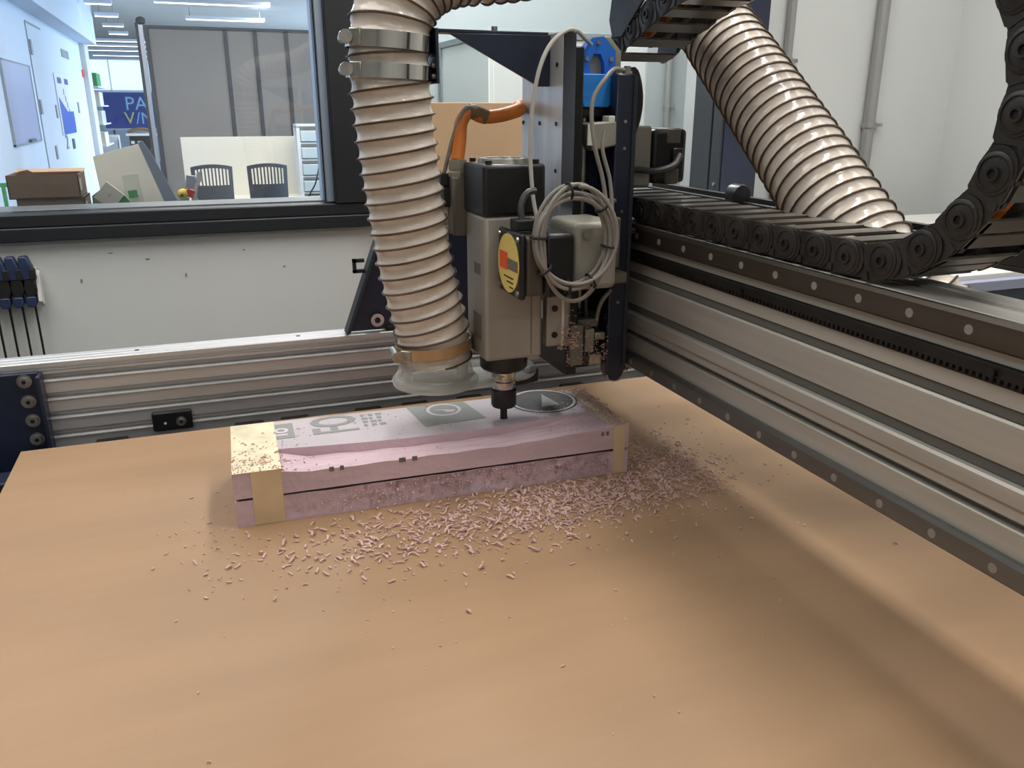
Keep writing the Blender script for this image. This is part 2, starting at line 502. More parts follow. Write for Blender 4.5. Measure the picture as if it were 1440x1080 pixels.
# ================================================================== GANTRY
gantry = thing('gantry', (1.28, 1.6, .25), 'grey aluminium gantry beam with dotted steel rails crossing over the wooden bed', 'gantry')
X0, X1, GY0, GY1 = 1.2, 1.37, .25, 2.96
pf = [(X1, .46), (1.305, .40), (1.305, .25), (X0, .25), (X0, .339), (X0 + .002, .342), (X0 + .022, .342), (X0 + .022, .357), (X0 - .002, .359), (X0 - .002, .376),
      (X0 - .008, .384), (X0 - .008, .411), (X0 - .004, .416), (X0 + .014, .420), (X0 + .014, .436), (X0, .441), (X0, .512), (X0 + .004, .516),
      (X0 + .013, .519), (X0 + .013, .534), (X0, .539), (X0, .675), (X0 + .006, .680), (1.26, .680), (1.265, .676), (1.285, .676), (1.29, .680), (X1 - .02, .680), (X1, .674)]
MB().prism(pf, 'y', GY0, GY1).build('beam', 'alu_y', gantry, smooth=False)
for z0, z1, dx in ((.4195, .4385, .004), (.5185, .5365, .004)):
    B(X0 + dx, X0 + .0155, GY0, GY1 - .01, z0, z1).build('slot_cover', 'slot_cover', gantry, smooth=False)
for nm, z0, z1, m in (('upper', .627, .679, 'steel_rail'), ('lower', .248, .294, 'steel_rail_low')):
    rl = MB()
    rl.prism([(1.1995, z0), (1.188, z0), (1.185, z0 + .004), (1.185, z0 + .012), (1.185, z1 - .008), (1.189, z1), (1.1995, z1)], 'y', GY0, GY1 - .03)
    rl = rl.build('linear_rail', m, gantry, smooth=False)
    zc = .651 if nm == 'upper' else .2675
    k = 0
    while True:
        y = 2.396 - .128 * k
        if y < .35: break
        MB().cyl((1.1855, y, zc), (1.1842, y, zc), .0088, n=16).build('bolt_plug', 'plug', rl)
        k += 1
# toothed rack
pr = [(GY0, .603), (GY0, .584)]
y = GY0; p = .0135
while y + p < GY1 - .03:
    pr += [(y + p * .25, .584), (y + p * .4, .574), (y + p * .7, .574), (y + p * .85, .584)]; y += p
pr += [(GY1 - .03, .584), (GY1 - .03, .603)]
rk = MB().prism(pr, 'x', 1.188, 1.1995).build('rack', 'dark_steel', gantry, smooth=False)
B(1.1985, 1.1998, GY0, GY1 - .03, .569, .606).build('rack_seat', 'dark_steel', gantry, smooth=False)
for y in (.93, 1.62, 2.3):
    MB().cyl((1.189, y, .592), (1.179, y, .592), .008, n=12).build('rack_bolt', 'black_satin', rk)
# navy side plate that rides on the far side rail
sp = MB().prism([(.455, .222), (1.42, .222), (1.42, .66), (.92, .66), (.58, .55)], 'y', 2.965, 2.99).build('side_plate', 'navy', gantry, bevel=.004)
MB().prism([(.448, .222), (.462, .222), (.588, .553), (.574, .553)], 'y', 2.93, 2.992).build('plate_edge', 'navy_mid', sp, bevel=.002)
hexbolt((.565, 2.965, .265), (0, -1, 0), .027, .03, 'bolt', 'chrome', sp, False)
bq = MB(); bq.box(.490, .532, 2.955, 2.972, .44, .452); bq.box(.490, .532, 2.955, 2.972, .478, .490); bq.box(.490, .502, 2.955, 2.972, .44, .49)
bq.build('square_hook', 'black_satin', sp)
for x in (.6, 1.25):
    B(x, x + .16, 2.955, 3.045, .2155, .235).build('rail_carriage', 'dark_steel', gantry, bevel=.004)
# near-end plate (beyond the frame) and rear cable tray
B(.95, 1.6, -.54, -.50, .22, .68).build('side_plate', 'navy', gantry, bevel=.004)
MB().prism(pf, 'y', -.50, GY0 + .001).build('beam_end', 'alu_y', gantry, smooth=False)
tr = MB(); tr.box(1.72, 1.86, .9, 3.22, .650, .662); tr.box(1.72, 1.735, .9, 3.22, .662, .705); tr.box(1.845, 1.86, .9, 3.22, .662, .705)
tr = tr.build('cable_tray', 'black_plastic', gantry, bevel=.003)
for y in (2.86, .95):
    B(1.37, 1.74, y, y + .05, .60, .65).build('tray_bracket', 'dark_steel', tr, bevel=.003)
kn = MB(); kn.lathe((1.72, 2.42, .725), [(0, -.03), (.034, -.028), (.038, -.015), (.038, .02), (.03, .028), (0, .03)], 'y', 20)
kn.build('knob', 'black_satin', tr)

# ================================================================== CABLE CHAIN
chain = thing('cable_chain', (1.3, 1.7, .685), 'black plastic cable drag chain looping up from the gantry top', 'cable chain')
CW = .19; PITCH = .0937; R_ = .298; cy, cz = 1.28, 1.019
def chain_path(s):
    L1 = 2.45 - cy; La = math.pi * R_
    if s < L1:
        return (2.45 - s, cz - R_), (-1, 0)
    if s < L1 + La:
        a = (s - L1) / R_
        return (cy - R_ * math.sin(a), cz - R_ * math.cos(a)), (-math.cos(a), math.sin(a))
    q = s - L1 - La
    # the upper run sags slightly towards the head
    e = math.exp((q - .76) / .07)
    return (cy + q * .975, cz + R_ - .012 * q - .36 * .07 * math.log(1 + e)), (.975, -.012 - .36 * e / (1 + e))
def link_mesh():
    b = MB()
    def capsule(x0, x1, y0, y1, h, mi=0):
        pts = [(y0, -h * .8), (y0, h * .8), (y0 + .008, h)]
        for i in range(9):
            a = math.pi / 2 - math.pi * i / 8
            pts.append((y1 + h * math.cos(a), h * math.sin(a)))
        pts.append((y0 + .008, -h)); b.prism(pts, 'x', x0, x1, mi)
    for s, xs in ((1, (0, .012)), (-1, (CW - .012, CW))):
        capsule(xs[0], xs[1], -.046, .0115, .0345)
        capsule(xs[0] + .0035, xs[1] - .0035, -.058, .036, .0335)
        xo = xs[0] if s == 1 else xs[1]
        # raised disc, boss and hole on the outside
        b.lathe((xo, 0, 0), [(.0, -.0025 * s), (.0335, -.0025 * s), (.035, -.0015 * s), (.035, .004 * s)], 'x', 22)
        b.lathe((xo, 0, 0), [(.027, -.0024 * s), (.0275, -.0042 * s), (.029, -.0042 * s), (.0295, -.0024 * s)], 'x', 22)
        b.lathe((xo, 0, 0), [(.008, -.0022 * s), (.008, -.0075 * s), (.0125, -.0075 * s), (.0135, -.002 * s)], 'x', 14)
        b.cyl((xo - .0026 * s, 0, 0), (xo - .0032 * s, 0, 0), .008, n=10, mi=2)
        # snap ridge
        b.box(min(xo, xo - .004 * s), max(xo, xo - .004 * s), -.05, -.036, .018, .033)
    b.box(.006, CW - .006, -.034, -.004, .0305, .036, 1); b.box(.006, CW - .006, .004, .034, .0305, .036, 1); b.box(.006, CW - .006, -.022, .028, -.036, -.0305, 1)
    b.box(.010, .020, -.045, .03, .024, .036); b.box(CW - .02, CW - .01, -.045, .03, .024, .036)
    return b
lm = link_mesh()
total = (2.45 - cy) + math.pi * R_ + 1.22
nl = int(total / PITCH)
first = None
for k in range(nl):
    (y, z), (ty, tz) = chain_path(k * PITCH + .02)
    if first is None:
        # local mesh around its own pin
        me = bpy.data.meshes.new('chain_link')
        me.from_pydata([p * S for p in lm.v], [], lm.f)
        for m in ('chain_black', 'chain_rung', 'black_matte'): me.materials.append(MATS[m])
        for i, pg in enumerate(me.polygons): pg.material_index = lm.m[i]
        bm = bmesh.new(); bm.from_mesh(me); bmesh.ops.recalc_face_normals(bm, faces=bm.faces); bm.to_mesh(me); bm.free()
        for pg in me.polygons: pg.use_smooth = True
        me.set_sharp_from_angle(angle=math.radians(35))
        first = bpy.data.objects.new('chain_link', me); o = first
    else:
        o = first.copy()
    COL.objects.link(o); o.parent = chain
    o.location = W((1.2, y, z)) - chain.location
    o.rotation_euler = (math.atan2(tz, ty), 0, 0)
for dx, r, m, dz in ((.06, .017, 'orange', 0), (.10, .014, 'cable_dark', -.006), (.135, .013, 'cable_grey', .004)):
    path = []
    for i in range(60):
        (y, z), t = chain_path(.6 + i * (total - .75) / 59)
        path.append((1.2 + dx, y, z + dz))
    MB().tube(path, r, 10).build('cable', m, chain)
# bracket that carries the chain's end
MB().prism([(2.30, 1.20), (2.36, 1.20), (2.385, 1.25), (2.36, 1.36), (2.10, 1.40), (1.95, 1.36), (1.98, 1.325), (2.16, 1.30)], 'x', 1.192, 1.20).build('end_bracket', 'chain_black', chain, bevel=.003)

# ================================================================== ROUTER HEAD
head = thing('router_head', (.9, 2.15, .11), 'grey square spindle router head on aluminium plate, cutting into the pink foam', 'router')
SX, SY = .762, 2.116
# spindle
sb = B(.682, .846, 2.035, 2.20, .347, .738).build('spindle_body', 'spindle_grey', head, bevel=.010, seg=3)
for x in (.812,):
    B(x, x + .003, 2.0335, 2.036, .36, .73).build('body_seam', 'motor_grey', sb)
B(.6805, .683, 2.07, 2.135, .40, .47).build('side_label', 'motor_grey', sb)
B(.6805, .683, 2.075, 2.125, .58, .61).build('side_label', 'motor_grey', sb)
sc_ = MB(); sc_.prism([(.678, 2.03), (.85, 2.03), (.85, 2.205), (.678, 2.205)], 'z', .738, .868)
sc_ = sc_.build('spindle_cover', 'black_satin', head, bevel=.010, seg=3)
MB().lathe((.764, 2.117, .868), [(.045, 0), (.05, .012), (.066, .012), (.07, .0)], 'z', 28).build('fan_ring', 'bolt_steel', sc_)
for dx, dy in ((-.065, -.065), (.065, -.065), (.065, .065), (-.065, .065)):
    MB().cyl((.764 + dx, 2.117 + dy, .867), (.764 + dx, 2.117 + dy, .878), .009, n=10).build('cover_screw', 'black_satin', sc_)
MB().lathe((SX, SY, 0), [(0, .302), (.062, .302), (.068, .309), (.068, .348), (0, .348)], 'z', 32).build('spindle_nose', 'black_satin', head)
cn = MB().lathe((SX, SY, 0), [(0, .238), (.030, .238), (.034, .244), (.034, .262), (.030, .266), (.030, .272), (.036, .276), (.036, .292), (.026, .296), (.026, .305), (0, .305)], 'z', 24).build('collet_nut', 'chrome', head)
MB().lathe((SX, SY, 0), [(0, .186), (.034, .186), (.037, .192), (.037, .236), (.033, .2405), (0, .2405)], 'z', 24).build('tool_holder', 'black_satin', head)
cut = MB().cyl((SX, SY, .118), (SX, SY, .19), .0105, n=14)
for i in range(2):
    pts = [(SX + .0095 * math.cos(2.5 * t + i * math.pi), SY + .0095 * math.sin(2.5 * t + i * math.pi), .119 + .035 * t / 3) for t in [j * .2 for j in range(16)]]
    cut.tube(pts, .0028, 6)
cut.build('cutter', 'dark_steel', head)
# clear dust shoe
pts = []
for i in range(41):
    a = math.radians(60 + 240 * i / 40); pts.append((.575 + .118 * math.cos(a), 2.165 + .125 * math.sin(a)))
for i in range(25):
    a = math.radians(-90 + 160 * i / 24); pts.append((.785 + .095 * math.cos(a), 2.178 + .092 * math.sin(a)))
shoe = MB().prism(pts, 'z', .262, .288).build('dust_shoe', 'acrylic', head, bevel=.008, seg=3)
MB().lathe((.575, 2.17, 0), [(.092, .288), (.112, .288), (.106, .300), (.101, .325), (.101, .385), (.096, .385), (.096, .325), (.092, .30)], 'z', 40, closed=True).build('hose_collar', 'acrylic', shoe)
MB().lathe((.575, 2.17, 0), [(.100, .2885), (.122, .2765), (.124, .272), (.120, .262), (.104, .261)], 'z', 44).build('shoe_rim', 'acrylic', shoe)
bk = MB(); bk.prism([(.80, .225), (.885, .235), (.885, .275), (.845, .262), (.80, .252)], 'y', 2.15, 2.19)
bk.build('shoe_clip', 'black_satin', head, bevel=.004)
# aluminium z plate with screws
zp = B(.9, .935, 2.048, 2.338, .42, 1.188).build('z_plate', 'alu_plate', head, bevel=.003)
for z in (1.11, .965, .845):
    for y in (2.085, 2.20, 2.325):
        if z > 1.1 and y > 2.1: continue
        MB().cyl((.9005, y, z), (.8975, y, z), .0058, n=12).build('plate_screw', 'dark_steel', zp)
B(.9005, .9345, 2.0465, 2.0485, .423, 1.185).build('plate_edge', 'alu_edge', zp, smooth=False)
B(.846, .9, 2.06, 2.19, .50, .56).build('spindle_clamp', 'gearbox', head, bevel=.004)
B(.846, .9, 2.06, 2.19, .64, .70).build('spindle_clamp', 'gearbox', head, bevel=.004)
lb = B(.862, .93, 2.04, 2.075, .372, .515).build('bearing_block', 'spindle_grey', head, bevel=.005)
for z in (.48, .405):
    MB().cyl((.885, 2.0405, z), (.885, 2.037, z), .009, n=12).build('block_screw', 'dark_steel', lb)
B(.905, .912, 2.036, 2.041, .372, .515).build('block_groove', 'label_white', lb)
# dark z slide behind the plate
B(.936, .972, 2.075, 2.31, .27, 1.155).build('z_slide', 'black_satin', head, bevel=.004)
B(.974, 1.085, 2.20, 2.235, .30, .985).build('carriage_rib', 'navy', head, bevel=.004)
cb = B(1.088, 1.125, 2.13, 2.52, .27, 1.02).build('carriage_plate', 'navy', head, bevel=.004)
for y in (2.18, 2.42):
    for z in (.272, .65):
        B(1.125, 1.187, y, y + .09, z - .03, z + .03).build('bearing_carriage', 'dark_steel', cb, bevel=.003)
MB().cyl((1.03, 2.195, .35), (1.03, 2.195, .98), .014, n=14).build('lead_screw', 'bolt_steel', head)
# navy post at the near edge of the carriage
po = MB().prism([(1.076, 1.092), (1.076, .262), (1.082, .243), (1.094, .231), (1.107, .228), (1.120, .231), (1.132, .243), (1.138, .262), (1.132, 1.092)], 'y', 2.09, 2.132).build('carriage_post', 'navy', head, bevel=.005)
MB().box(1.126, 1.1375, 2.086, 2.091, .28, 1.088).build('post_edge', 'navy_mid', po, smooth=False)
for z in (.97, .90, .73, .47):
    MB().cyl((1.105, 2.0905, z), (1.105, 2.087, z), .0045, n=10).build('post_screw', 'bolt_steel', po)
hexbolt((1.09, 2.115, 1.092), (0, 0, 1), .010, .016, 'bolt', 'bolt_steel', po)
hexbolt((1.118, 2.115, 1.092), (0, 0, 1), .010, .02, 'bolt', 'bolt_steel', po)
for i, (x, z) in enumerate(((1.162, .70), (1.160, .672), (1.16, .26))):
    hexbolt((x - .014, 2.118, z), (.3, -.95, 0), .0085, .018, 'bolt', 'bolt_steel', po)
# clutter of small fittings low on the carriage
for (x0, x1, y0, y1, z0, z1, m) in ((.985, 1.05, 2.10, 2.16, .40, .425, 'motor_grey'), (1.0, 1.03, 2.08, 2.11, .33, .40, 'gearbox'), (1.035, 1.07, 2.09, 2.12, .36, .385, 'bolt_steel'),
                                (1.02, 1.06, 2.09, 2.13, .285, .32, 'bolt_steel'), (.945, .985, 2.06, 2.09, .30, .42, 'motor_grey'), (.98, 1.07, 2.13, 2.2, .27, .44, 'black_plastic')):
    B(x0, x1, y0, y1, z0, z1).build('carriage_fitting', m, head, bevel=.004)
MB().tube(spline([(1.02, 2.12, .42), (1.01, 2.10, .50), (1.04, 2.09, .56), (1.08, 2.10, .60)]), .006, 8).build('sensor_lead', 'cable_dark', head)
MB().tube(spline([(1.045, 2.11, .40), (1.05, 2.09, .47), (1.08, 2.085, .51)]), .006, 8).build('sensor_lead', 'cable_grey', head)
# blue printed housing on top
bp_ = MB().prism([(.99, 1.092), (1.108, 1.092), (1.108, 1.045), (1.075, 1.006), (1.0, 1.006), (.99, 1.06)], 'y', 2.135, 2.19).build('printed_housing', 'blue_print', head, bevel=.003)
outer = [(1.0, 1.093), (1.0, 1.145), (1.028, 1.182), (1.062, 1.187), (1.098, 1.150), (1.098, 1.093)]
inner = [(1.025, 1.093), (1.022, 1.12), (1.034, 1.143), (1.054, 1.143), (1.066, 1.12), (1.068, 1.093)]
b = MB(); n = 6
vs = [(x, 2.15, z) for x, z in outer] + [(x, 2.15, z) for x, z in inner] + [(x, 2.185, z) for x, z in outer] + [(x, 2.185, z) for x, z in inner]
fs = []
for i in range(5):
    fs += [(i, i + 1, 6 + i + 1, 6 + i), (12 + i, 18 + i, 18 + i + 1, 12 + i + 1), (i, 12 + i, 12 + i + 1, i + 1), (6 + i, 6 + i + 1, 18 + i + 1, 18 + i)]
fs += [(0, 6, 18, 12), (5, 17, 23, 11)]
b.add(vs, fs); b.build('printed_arch', 'blue_dark', bp_, smooth=False)
MB().prism([(1.02, 1.093), (1.02, 1.15), (1.07, 1.15), (1.07, 1.093)], 'y', 2.17, 2.184).build('arch_insert', 'gearbox', bp_)
MB().prism([(1.062, 1.187), (1.082, 1.187), (1.118, 1.150), (1.118, 1.06), (1.098, 1.06), (1.098, 1.150)], 'y', 2.152, 2.26).build('arch_side', 'gearbox', bp_, bevel=.003)
for x, z in ((1.012, 1.13), (1.085, 1.13), (1.045, 1.172)):
    MB().cyl((x, 2.1505, z), (x, 2.144, z), .006, n=10).build('housing_screw', 'bolt_steel', bp_)
B(.985, 1.085, 2.15, 2.20, .98, 1.006).build('z_motor_flange', 'black_satin', head, bevel=.003)
# grey connector block
gb = MB().prism([(.988, .966), (1.072, .972), (1.074, .908), (1.004, .894), (.992, .92)], 'y', 2.075, 2.13).build('connector_block', 'gearbox', head, bevel=.005)
MB().box(.985, 1.0, 2.07, 2.076, .91, .965).build('connector_fins', 'label_white', gb)
B(1.05, 1.07, 2.08, 2.12, .968, .985).build('connector_tab', 'label_white', gb, bevel=.003)
for x, z in ((.995, .835), (1.035, .835)):
    MB().cyl((x, 2.2, z), (x, 2.188, z), .008, n=12).build('rib_screw', 'bolt_steel', head)
# z-axis stepper motor with its round label, plug and gear housing
mo = MB(); mo.box(.728, .745, 1.856, 2.018, .560, .724)
mo = mo.build('stepper_motor', 'black_satin', head, bevel=.014, seg=3)
B(.745, .795, 1.862, 2.012, .567, .716).build('motor_stack', 'motor_stripe', mo, bevel=.010, seg=3)
B(.795, .875, 1.858, 2.016, .562, .721).build('motor_body', 'black_satin', mo, bevel=.012, seg=3)
lab = MB().lathe((.7275, 1.937, .642), [(0, -.0016), (.074, -.0016), (.074, .001)], 'x', 36).build('round_label', 'label_yellow', mo)
B(.7245, .7262, 1.94, 1.995, .625, .668).build('label_patch', 'label_orange', lab, smooth=False)
B(.7245, .7262, 1.868, 1.938, .628, .655).build('label_band', 'motor_grey', lab, smooth=False)
for k in range(3):
    B(.7247, .7262, 1.90, 1.965 - .02 * k, .606 - .012 * k, .609 - .012 * k).build('label_line', 'dark_steel', lab, smooth=False)
for y in (1.872, 2.002):
    for z in (.576, .708):
        MB().cyl((.729, y, z), (.7235, y, z), .0075, n=12).build('motor_screw', 'bolt_steel', mo)
pl = B(.735, .79, 1.90, 1.95, .724, .752).build('motor_plug', 'black_matte', mo, bevel=.004)
MB().tube(spline([(.758, 1.925, .75), (.758, 1.93, .785), (.775, 1.935, .812), (.80, 1.94, .818)]), .0085, 8).build('plug_lead', 'cable_dark', pl)
for _o in [mo]:
    _o.location.x -= .016 * S; _o.location.z -= .008 * S
gh = B(.862, .985, 1.872, 2.04, .562, .735).build('gear_housing', 'gearbox', head, bevel=.016, seg=3)
B(.93, 1.085, 2.0, 2.09, .545, .575).build('housing_arm', 'motor_grey', gh, bevel=.005)
MB().cyl((.895, 1.8725, .705), (.895, 1.862, .705), .012, n=14).build('housing_screw', 'bolt_steel', gh)
B(.935, 1.08, 2.04, 2.09, .58, .72).build('housing_mount', 'motor_grey', gh, bevel=.005)
# gantry drive motor behind the post
gm = B(1.235, 1.30, 2.28, 2.42, .775, .955).build('drive_gearbox', 'gearbox', head, bevel=.008)
dm = B(1.30, 1.42, 2.275, 2.425, .785, .945).build('drive_motor', 'black_satin', head, bevel=.014, seg=3)
B(1.345, 1.395, 2.272, 2.428, .90, .948).build('motor_stack', 'motor_stripe', dm, bevel=.006)
B(1.345, 1.395, 2.272, 2.428, .782, .83).build('motor_stack', 'motor_stripe', dm, bevel=.006)
B(1.365, 1.40, 2.262, 2.276, .85, .89).build('lead_exit', 'black_plastic', dm, bevel=.004)
MB().tube(spline([(1.39, 2.265, .87), (1.36, 2.25, .84), (1.30, 2.25, .825), (1.24, 2.26, .83), (1.2, 2.27, .83)]), .010, 8).build('motor_lead', 'cable_dark', dm)
B(1.125, 1.24, 2.3, 2.40, .80, .93).build('drive_mount', 'dark_steel', head, bevel=.004)
sa = MB(); sa.box(1.137, 1.215, 2.30, 2.46, .74, .752); sa.build('shelf_plate', 'bench_white', head, bevel=.002)
MB().ball((1.155, 2.36, .716), .04, sc=(.9, 1, .45)).build('rubber_pad', 'tape_brown', head)
# navy bracket holding the hose
hb = MB(); hb.prism([(.625, 1.181), (.898, 1.184), (.898, 1.058), (.868, 1.058)], 'y', 2.128, 2.142); hb.box(.585, .893, 2.128, 2.19, 1.182, 1.190)
hb = hb.build('hose_bracket', 'navy', head, bevel=.002)
B(.585, .593, 2.11, 2.21, 1.062, 1.19).build('bracket_strap', 'navy', hb, bevel=.002)
for z in (1.105, 1.08):
    MB().cyl((.586, 2.13, z), (.578, 2.13, z), .008, n=10).build('strap_bolt', 'bolt_steel', hb)
MB().cyl((.755, 2.16, 1.19), (.755, 2.16, 1.202), .008, n=10).build('bracket_bolt', 'bolt_steel', hb)
# terminal box on the spindle with the orange supply cable
tb = B(.648, .694, 2.203, 2.262, .668, .828).build('terminal_box', 'motor_grey', head, bevel=.006)
MB().lathe((.671, 2.232, 0), [(0, .826), (.026, .826), (.027, .838), (.022, .842), (.025, .848), (.025, .872), (.0, .874)], 'z', 8).build('cable_gland', 'gearbox', tb)
B(.69, .70, 2.205, 2.235, .665, .73).build('box_latch', 'dark_steel', tb, bevel=.003)
B(.625, .652, 2.235, 2.27, .80, .835).build('side_plug', 'black_matte', tb, bevel=.004)
B(.63, .655, 2.23, 2.27, .745, .80).build('side_plug', 'black_matte', tb, bevel=.006)
wl = B(.622, .650, 2.262, 2.275, .648, .76).build('warning_label', 'label_white', tb)
B(.621, .651, 2.260, 2.262, .742, .762).build('label_band', 'label_orange', wl)
for k in range(5):
    B(.626, .646, 2.2605, 2.262, .665 + k * .014, .668 + k * .014).build('label_line', 'motor_grey', wl)
oc = MB().tube(spline([(.671, 2.232, .87), (.681, 2.24, .92), (.690, 2.25, .97), (.715, 2.25, .995), (.75, 2.25, .982), (.80, 2.25, .985), (.865, 2.27, 1.0), (.90, 2.36, 1.01), (1.0, 2.4, 1.02), (1.1, 2.45, 1.05)]), .0185, 12).build('supply_cable', 'orange', head)
MB().tube(spline([(.712, 2.25, .996), (.73, 2.25, .993), (.762, 2.25, .981)]), .0205, 12).build('cable_tape', 'tape_brown', oc)
MB().tube(spline([(.638, 2.25, .835), (.655, 2.245, .90), (.678, 2.24, .97), (.70, 2.235, 1.005), (.73, 2.236, 1.0)]), .006, 8).build('thin_lead', 'cable_grey', oc)
# drag hose-side cables on the plate
MB().tube(spline([(.815, 1.98, .70), (.803, 2.0, .78), (.798, 2.01, .871), (.797, 2.01, .923), (.802, 2.01, 1.007), (.818, 2.01, 1.09), (.85, 2.02, 1.150), (.897, 2.03, 1.186), (.94, 2.06, 1.190), (.98, 2.10, 1.178), (1.02, 2.14, 1.165)]), .0056, 8).build('signal_cable', 'cable_light', head)
MB().tube(spline([(1.09, 2.08, 1.10), (1.05, 2.06, 1.10), (1.01, 2.03, 1.075), (.975, 2.02, 1.03), (.966, 2.01, .975), (.975, 2.0, .90), (.997, 2.0, .831), (1.008, 1.99, .757), (1.0, 1.95, .69)]), .0056, 8).build('signal_cable', 'cable_grey', head)
MB().tube(spline([(1.01, 2.02, .95), (1.0, 2.01, .90), (1.02, 2.0, .82), (1.02, 1.98, .72), (.99, 1.94, .64)]), .0054, 8).build('signal_cable', 'cable_grey', head)

MB().tube(spline([(1.14, 2.18, 1.06), (1.165, 2.17, 1.10), (1.185, 2.17, 1.04), (1.185, 2.18, .97), (1.165, 2.2, .90), (1.15, 2.25, .86)]), .014, 10).build('loop_cable', 'black_plastic', head)

# coil of grey cable hung in front of the gear housing
coil = thing('cable_coil', (.848, 1.84, .56), 'hanging coil of thin grey cable tied with black ties, in front of stepper motor', 'cable')
cpath = []
turns = 5
for i in range(turns * 40 + 1):
    t = i / 40; a = 2 * math.pi * t + math.pi / 2
    k = int(t); rx = .094 + .010 * math.sin(1.7 * t + .4); rz = .118 + .013 * math.cos(2.3 * t)
    lo = -.028 if math.sin(a) < -.3 and 2 < t < 3.2 else 0
    cpath.append((.848 + rx * math.cos(a) + .004 * math.sin(3 * t), 1.842 - .012 * (t - 2.5) * .5 + .006 * math.sin(5 * t), .698 + rz * math.sin(a) + lo + .006 * math.sin(2.9 * t)))
MB().tube(cpath, .0054, 8).build('cable_loop', 'cable_grey', coil)
for a in (100, 40, 175, 215, 260, 300, 350):
    a = math.radians(a); x = .848 + .096 * math.cos(a); z = .698 + .12 * math.sin(a)
    d = Vector((math.cos(a), 0, math.sin(a))); ring = []
    for j in range(14):
        q = 2 * math.pi * j / 14
        ring.append(Vector((x, 1.842, z)) + d * .019 * math.cos(q) + Vector((0, .020 * math.sin(q), 0)))
    MB().tube(ring, .0035, 6, closed=True).build('cable_tie', 'black_matte', coil)
MB().tube(spline([(.90, 1.85, .81), (.94, 1.93, .80), (1.0, 2.03, .77), (1.08, 2.086, .76)]), .007, 8).build('cable_tail', 'cable_grey', coil)

# ================================================================== DUST HOSE
hose = thing('dust_hose', (.575, 2.17, .29), 'ribbed translucent beige dust extraction hose clamped beside the spindle', 'hose')
HP = [(.576, 2.17, .33), (.571, 2.17, .40), (.556, 2.17, .47), (.538, 2.17, .55), (.522, 2.17, .645), (.510, 2.17, .74), (.500, 2.17, .83), (.490, 2.17, .92), (.484, 2.17, 1.01), (.480, 2.17, 1.09),
      (.484, 2.17, 1.17), (.505, 2.172, 1.245), (.56, 2.176, 1.31), (.65, 2.185, 1.348), (.76, 2.2, 1.362), (.90, 2.24, 1.39), (1.05, 2.33, 1.46), (1.2, 2.45, 1.55), (1.36, 2.55, 1.57), (1.49, 2.55, 1.48),
      (1.545, 2.46, 1.335), (1.55, 2.36, 1.235), (1.55, 2.2, 1.11), (1.55, 2.04, .985), (1.55, 1.88, .86), (1.55, 1.73, .738), (1.56, 1.60, .63), (1.60, 1.48, .53), (1.70, 1.38, .44), (1.88, 1.32, .36), (2.12, 1.3, .28), (2.36, 1.3, .10), (2.46, 1.3, -.25), (2.48, 1.3, -.9), (2.48, 1.3, ZF + .02)]
fine = spline(HP, 40)
# resample by arc length
acc = [0.0]
for i in range(1, len(fine)): acc.append(acc[-1] + (fine[i] - fine[i - 1]).length)
Ltot = acc[-1]
def resample(n):
    out = []; j = 0
    for i in range(n):
        s = Ltot * i / (n - 1)
        while j < len(acc) - 2 and acc[j + 1] < s: j += 1
        t = (s - acc[j]) / max(1e-9, acc[j + 1] - acc[j])
        out.append(fine[j].lerp(fine[j + 1], min(1, t)))
    return out
HPITCH = .0385; PER = 8; NA = 40
nseg = int(Ltot / HPITCH * PER)
pts = resample(nseg + 1)
frames = []; up = None
for i in range(nseg + 1):
    t = (pts[min(i + 1, nseg)] - pts[max(i - 1, 0)]).normalized()
    if up is None: up = Vector((0, -1, 0))
    up = (up - t * up.dot(t)).normalized(); frames.append((t, up.copy(), t.cross(up)))
def hrad(i):
    q = i / nseg * Ltot / 5.1
    return .1035 + .017 * min(1, max(0, (q - .35) / .3))
b = MB(); vs = []; fs = []
rnd = random.Random(3)
wob = [rnd.uniform(-1, 1) for _ in range(4000)]
for i in range(nseg + 1):
    t, u, w = frames[i]; R0 = hrad(i)
    for j in range(NA):
        a = 2 * math.pi * j / NA
        ph = i / PER - j / NA
        d = abs(math.sin(math.pi * ph)) ** .8
        r = R0 - .0075 * d + .0012 * d * wob[(int(ph) * 13 + j) % 4000]
        vs.append(pts[i] + (u * math.cos(a) + w * math.sin(a)) * r)
for i in range(nseg):
    for j in range(NA):
        fs.append((i * NA + j, i * NA + (j + 1) % NA, (i + 1) * NA + (j + 1) % NA, (i + 1) * NA + j))
b.add(vs, fs); b.build('hose_skin', 'hose', hose, angle=80)
wp = []
nt_ = int(nseg / PER)
for k in range(nt_ * 30):
    turn = k / 30; q = turn * PER; i = int(q)
    if i >= nseg: break
    f = q - i; t, u, w = frames[i]; c = pts[i].lerp(pts[i + 1], f); a = 2 * math.pi * (turn % 1)
    wp.append(c + (u * math.cos(a) + w * math.sin(a)) * (hrad(i) + .0008))
MB().tube(wp, .0030, 5).build('spiral_wire', 'hose_wire', hose)
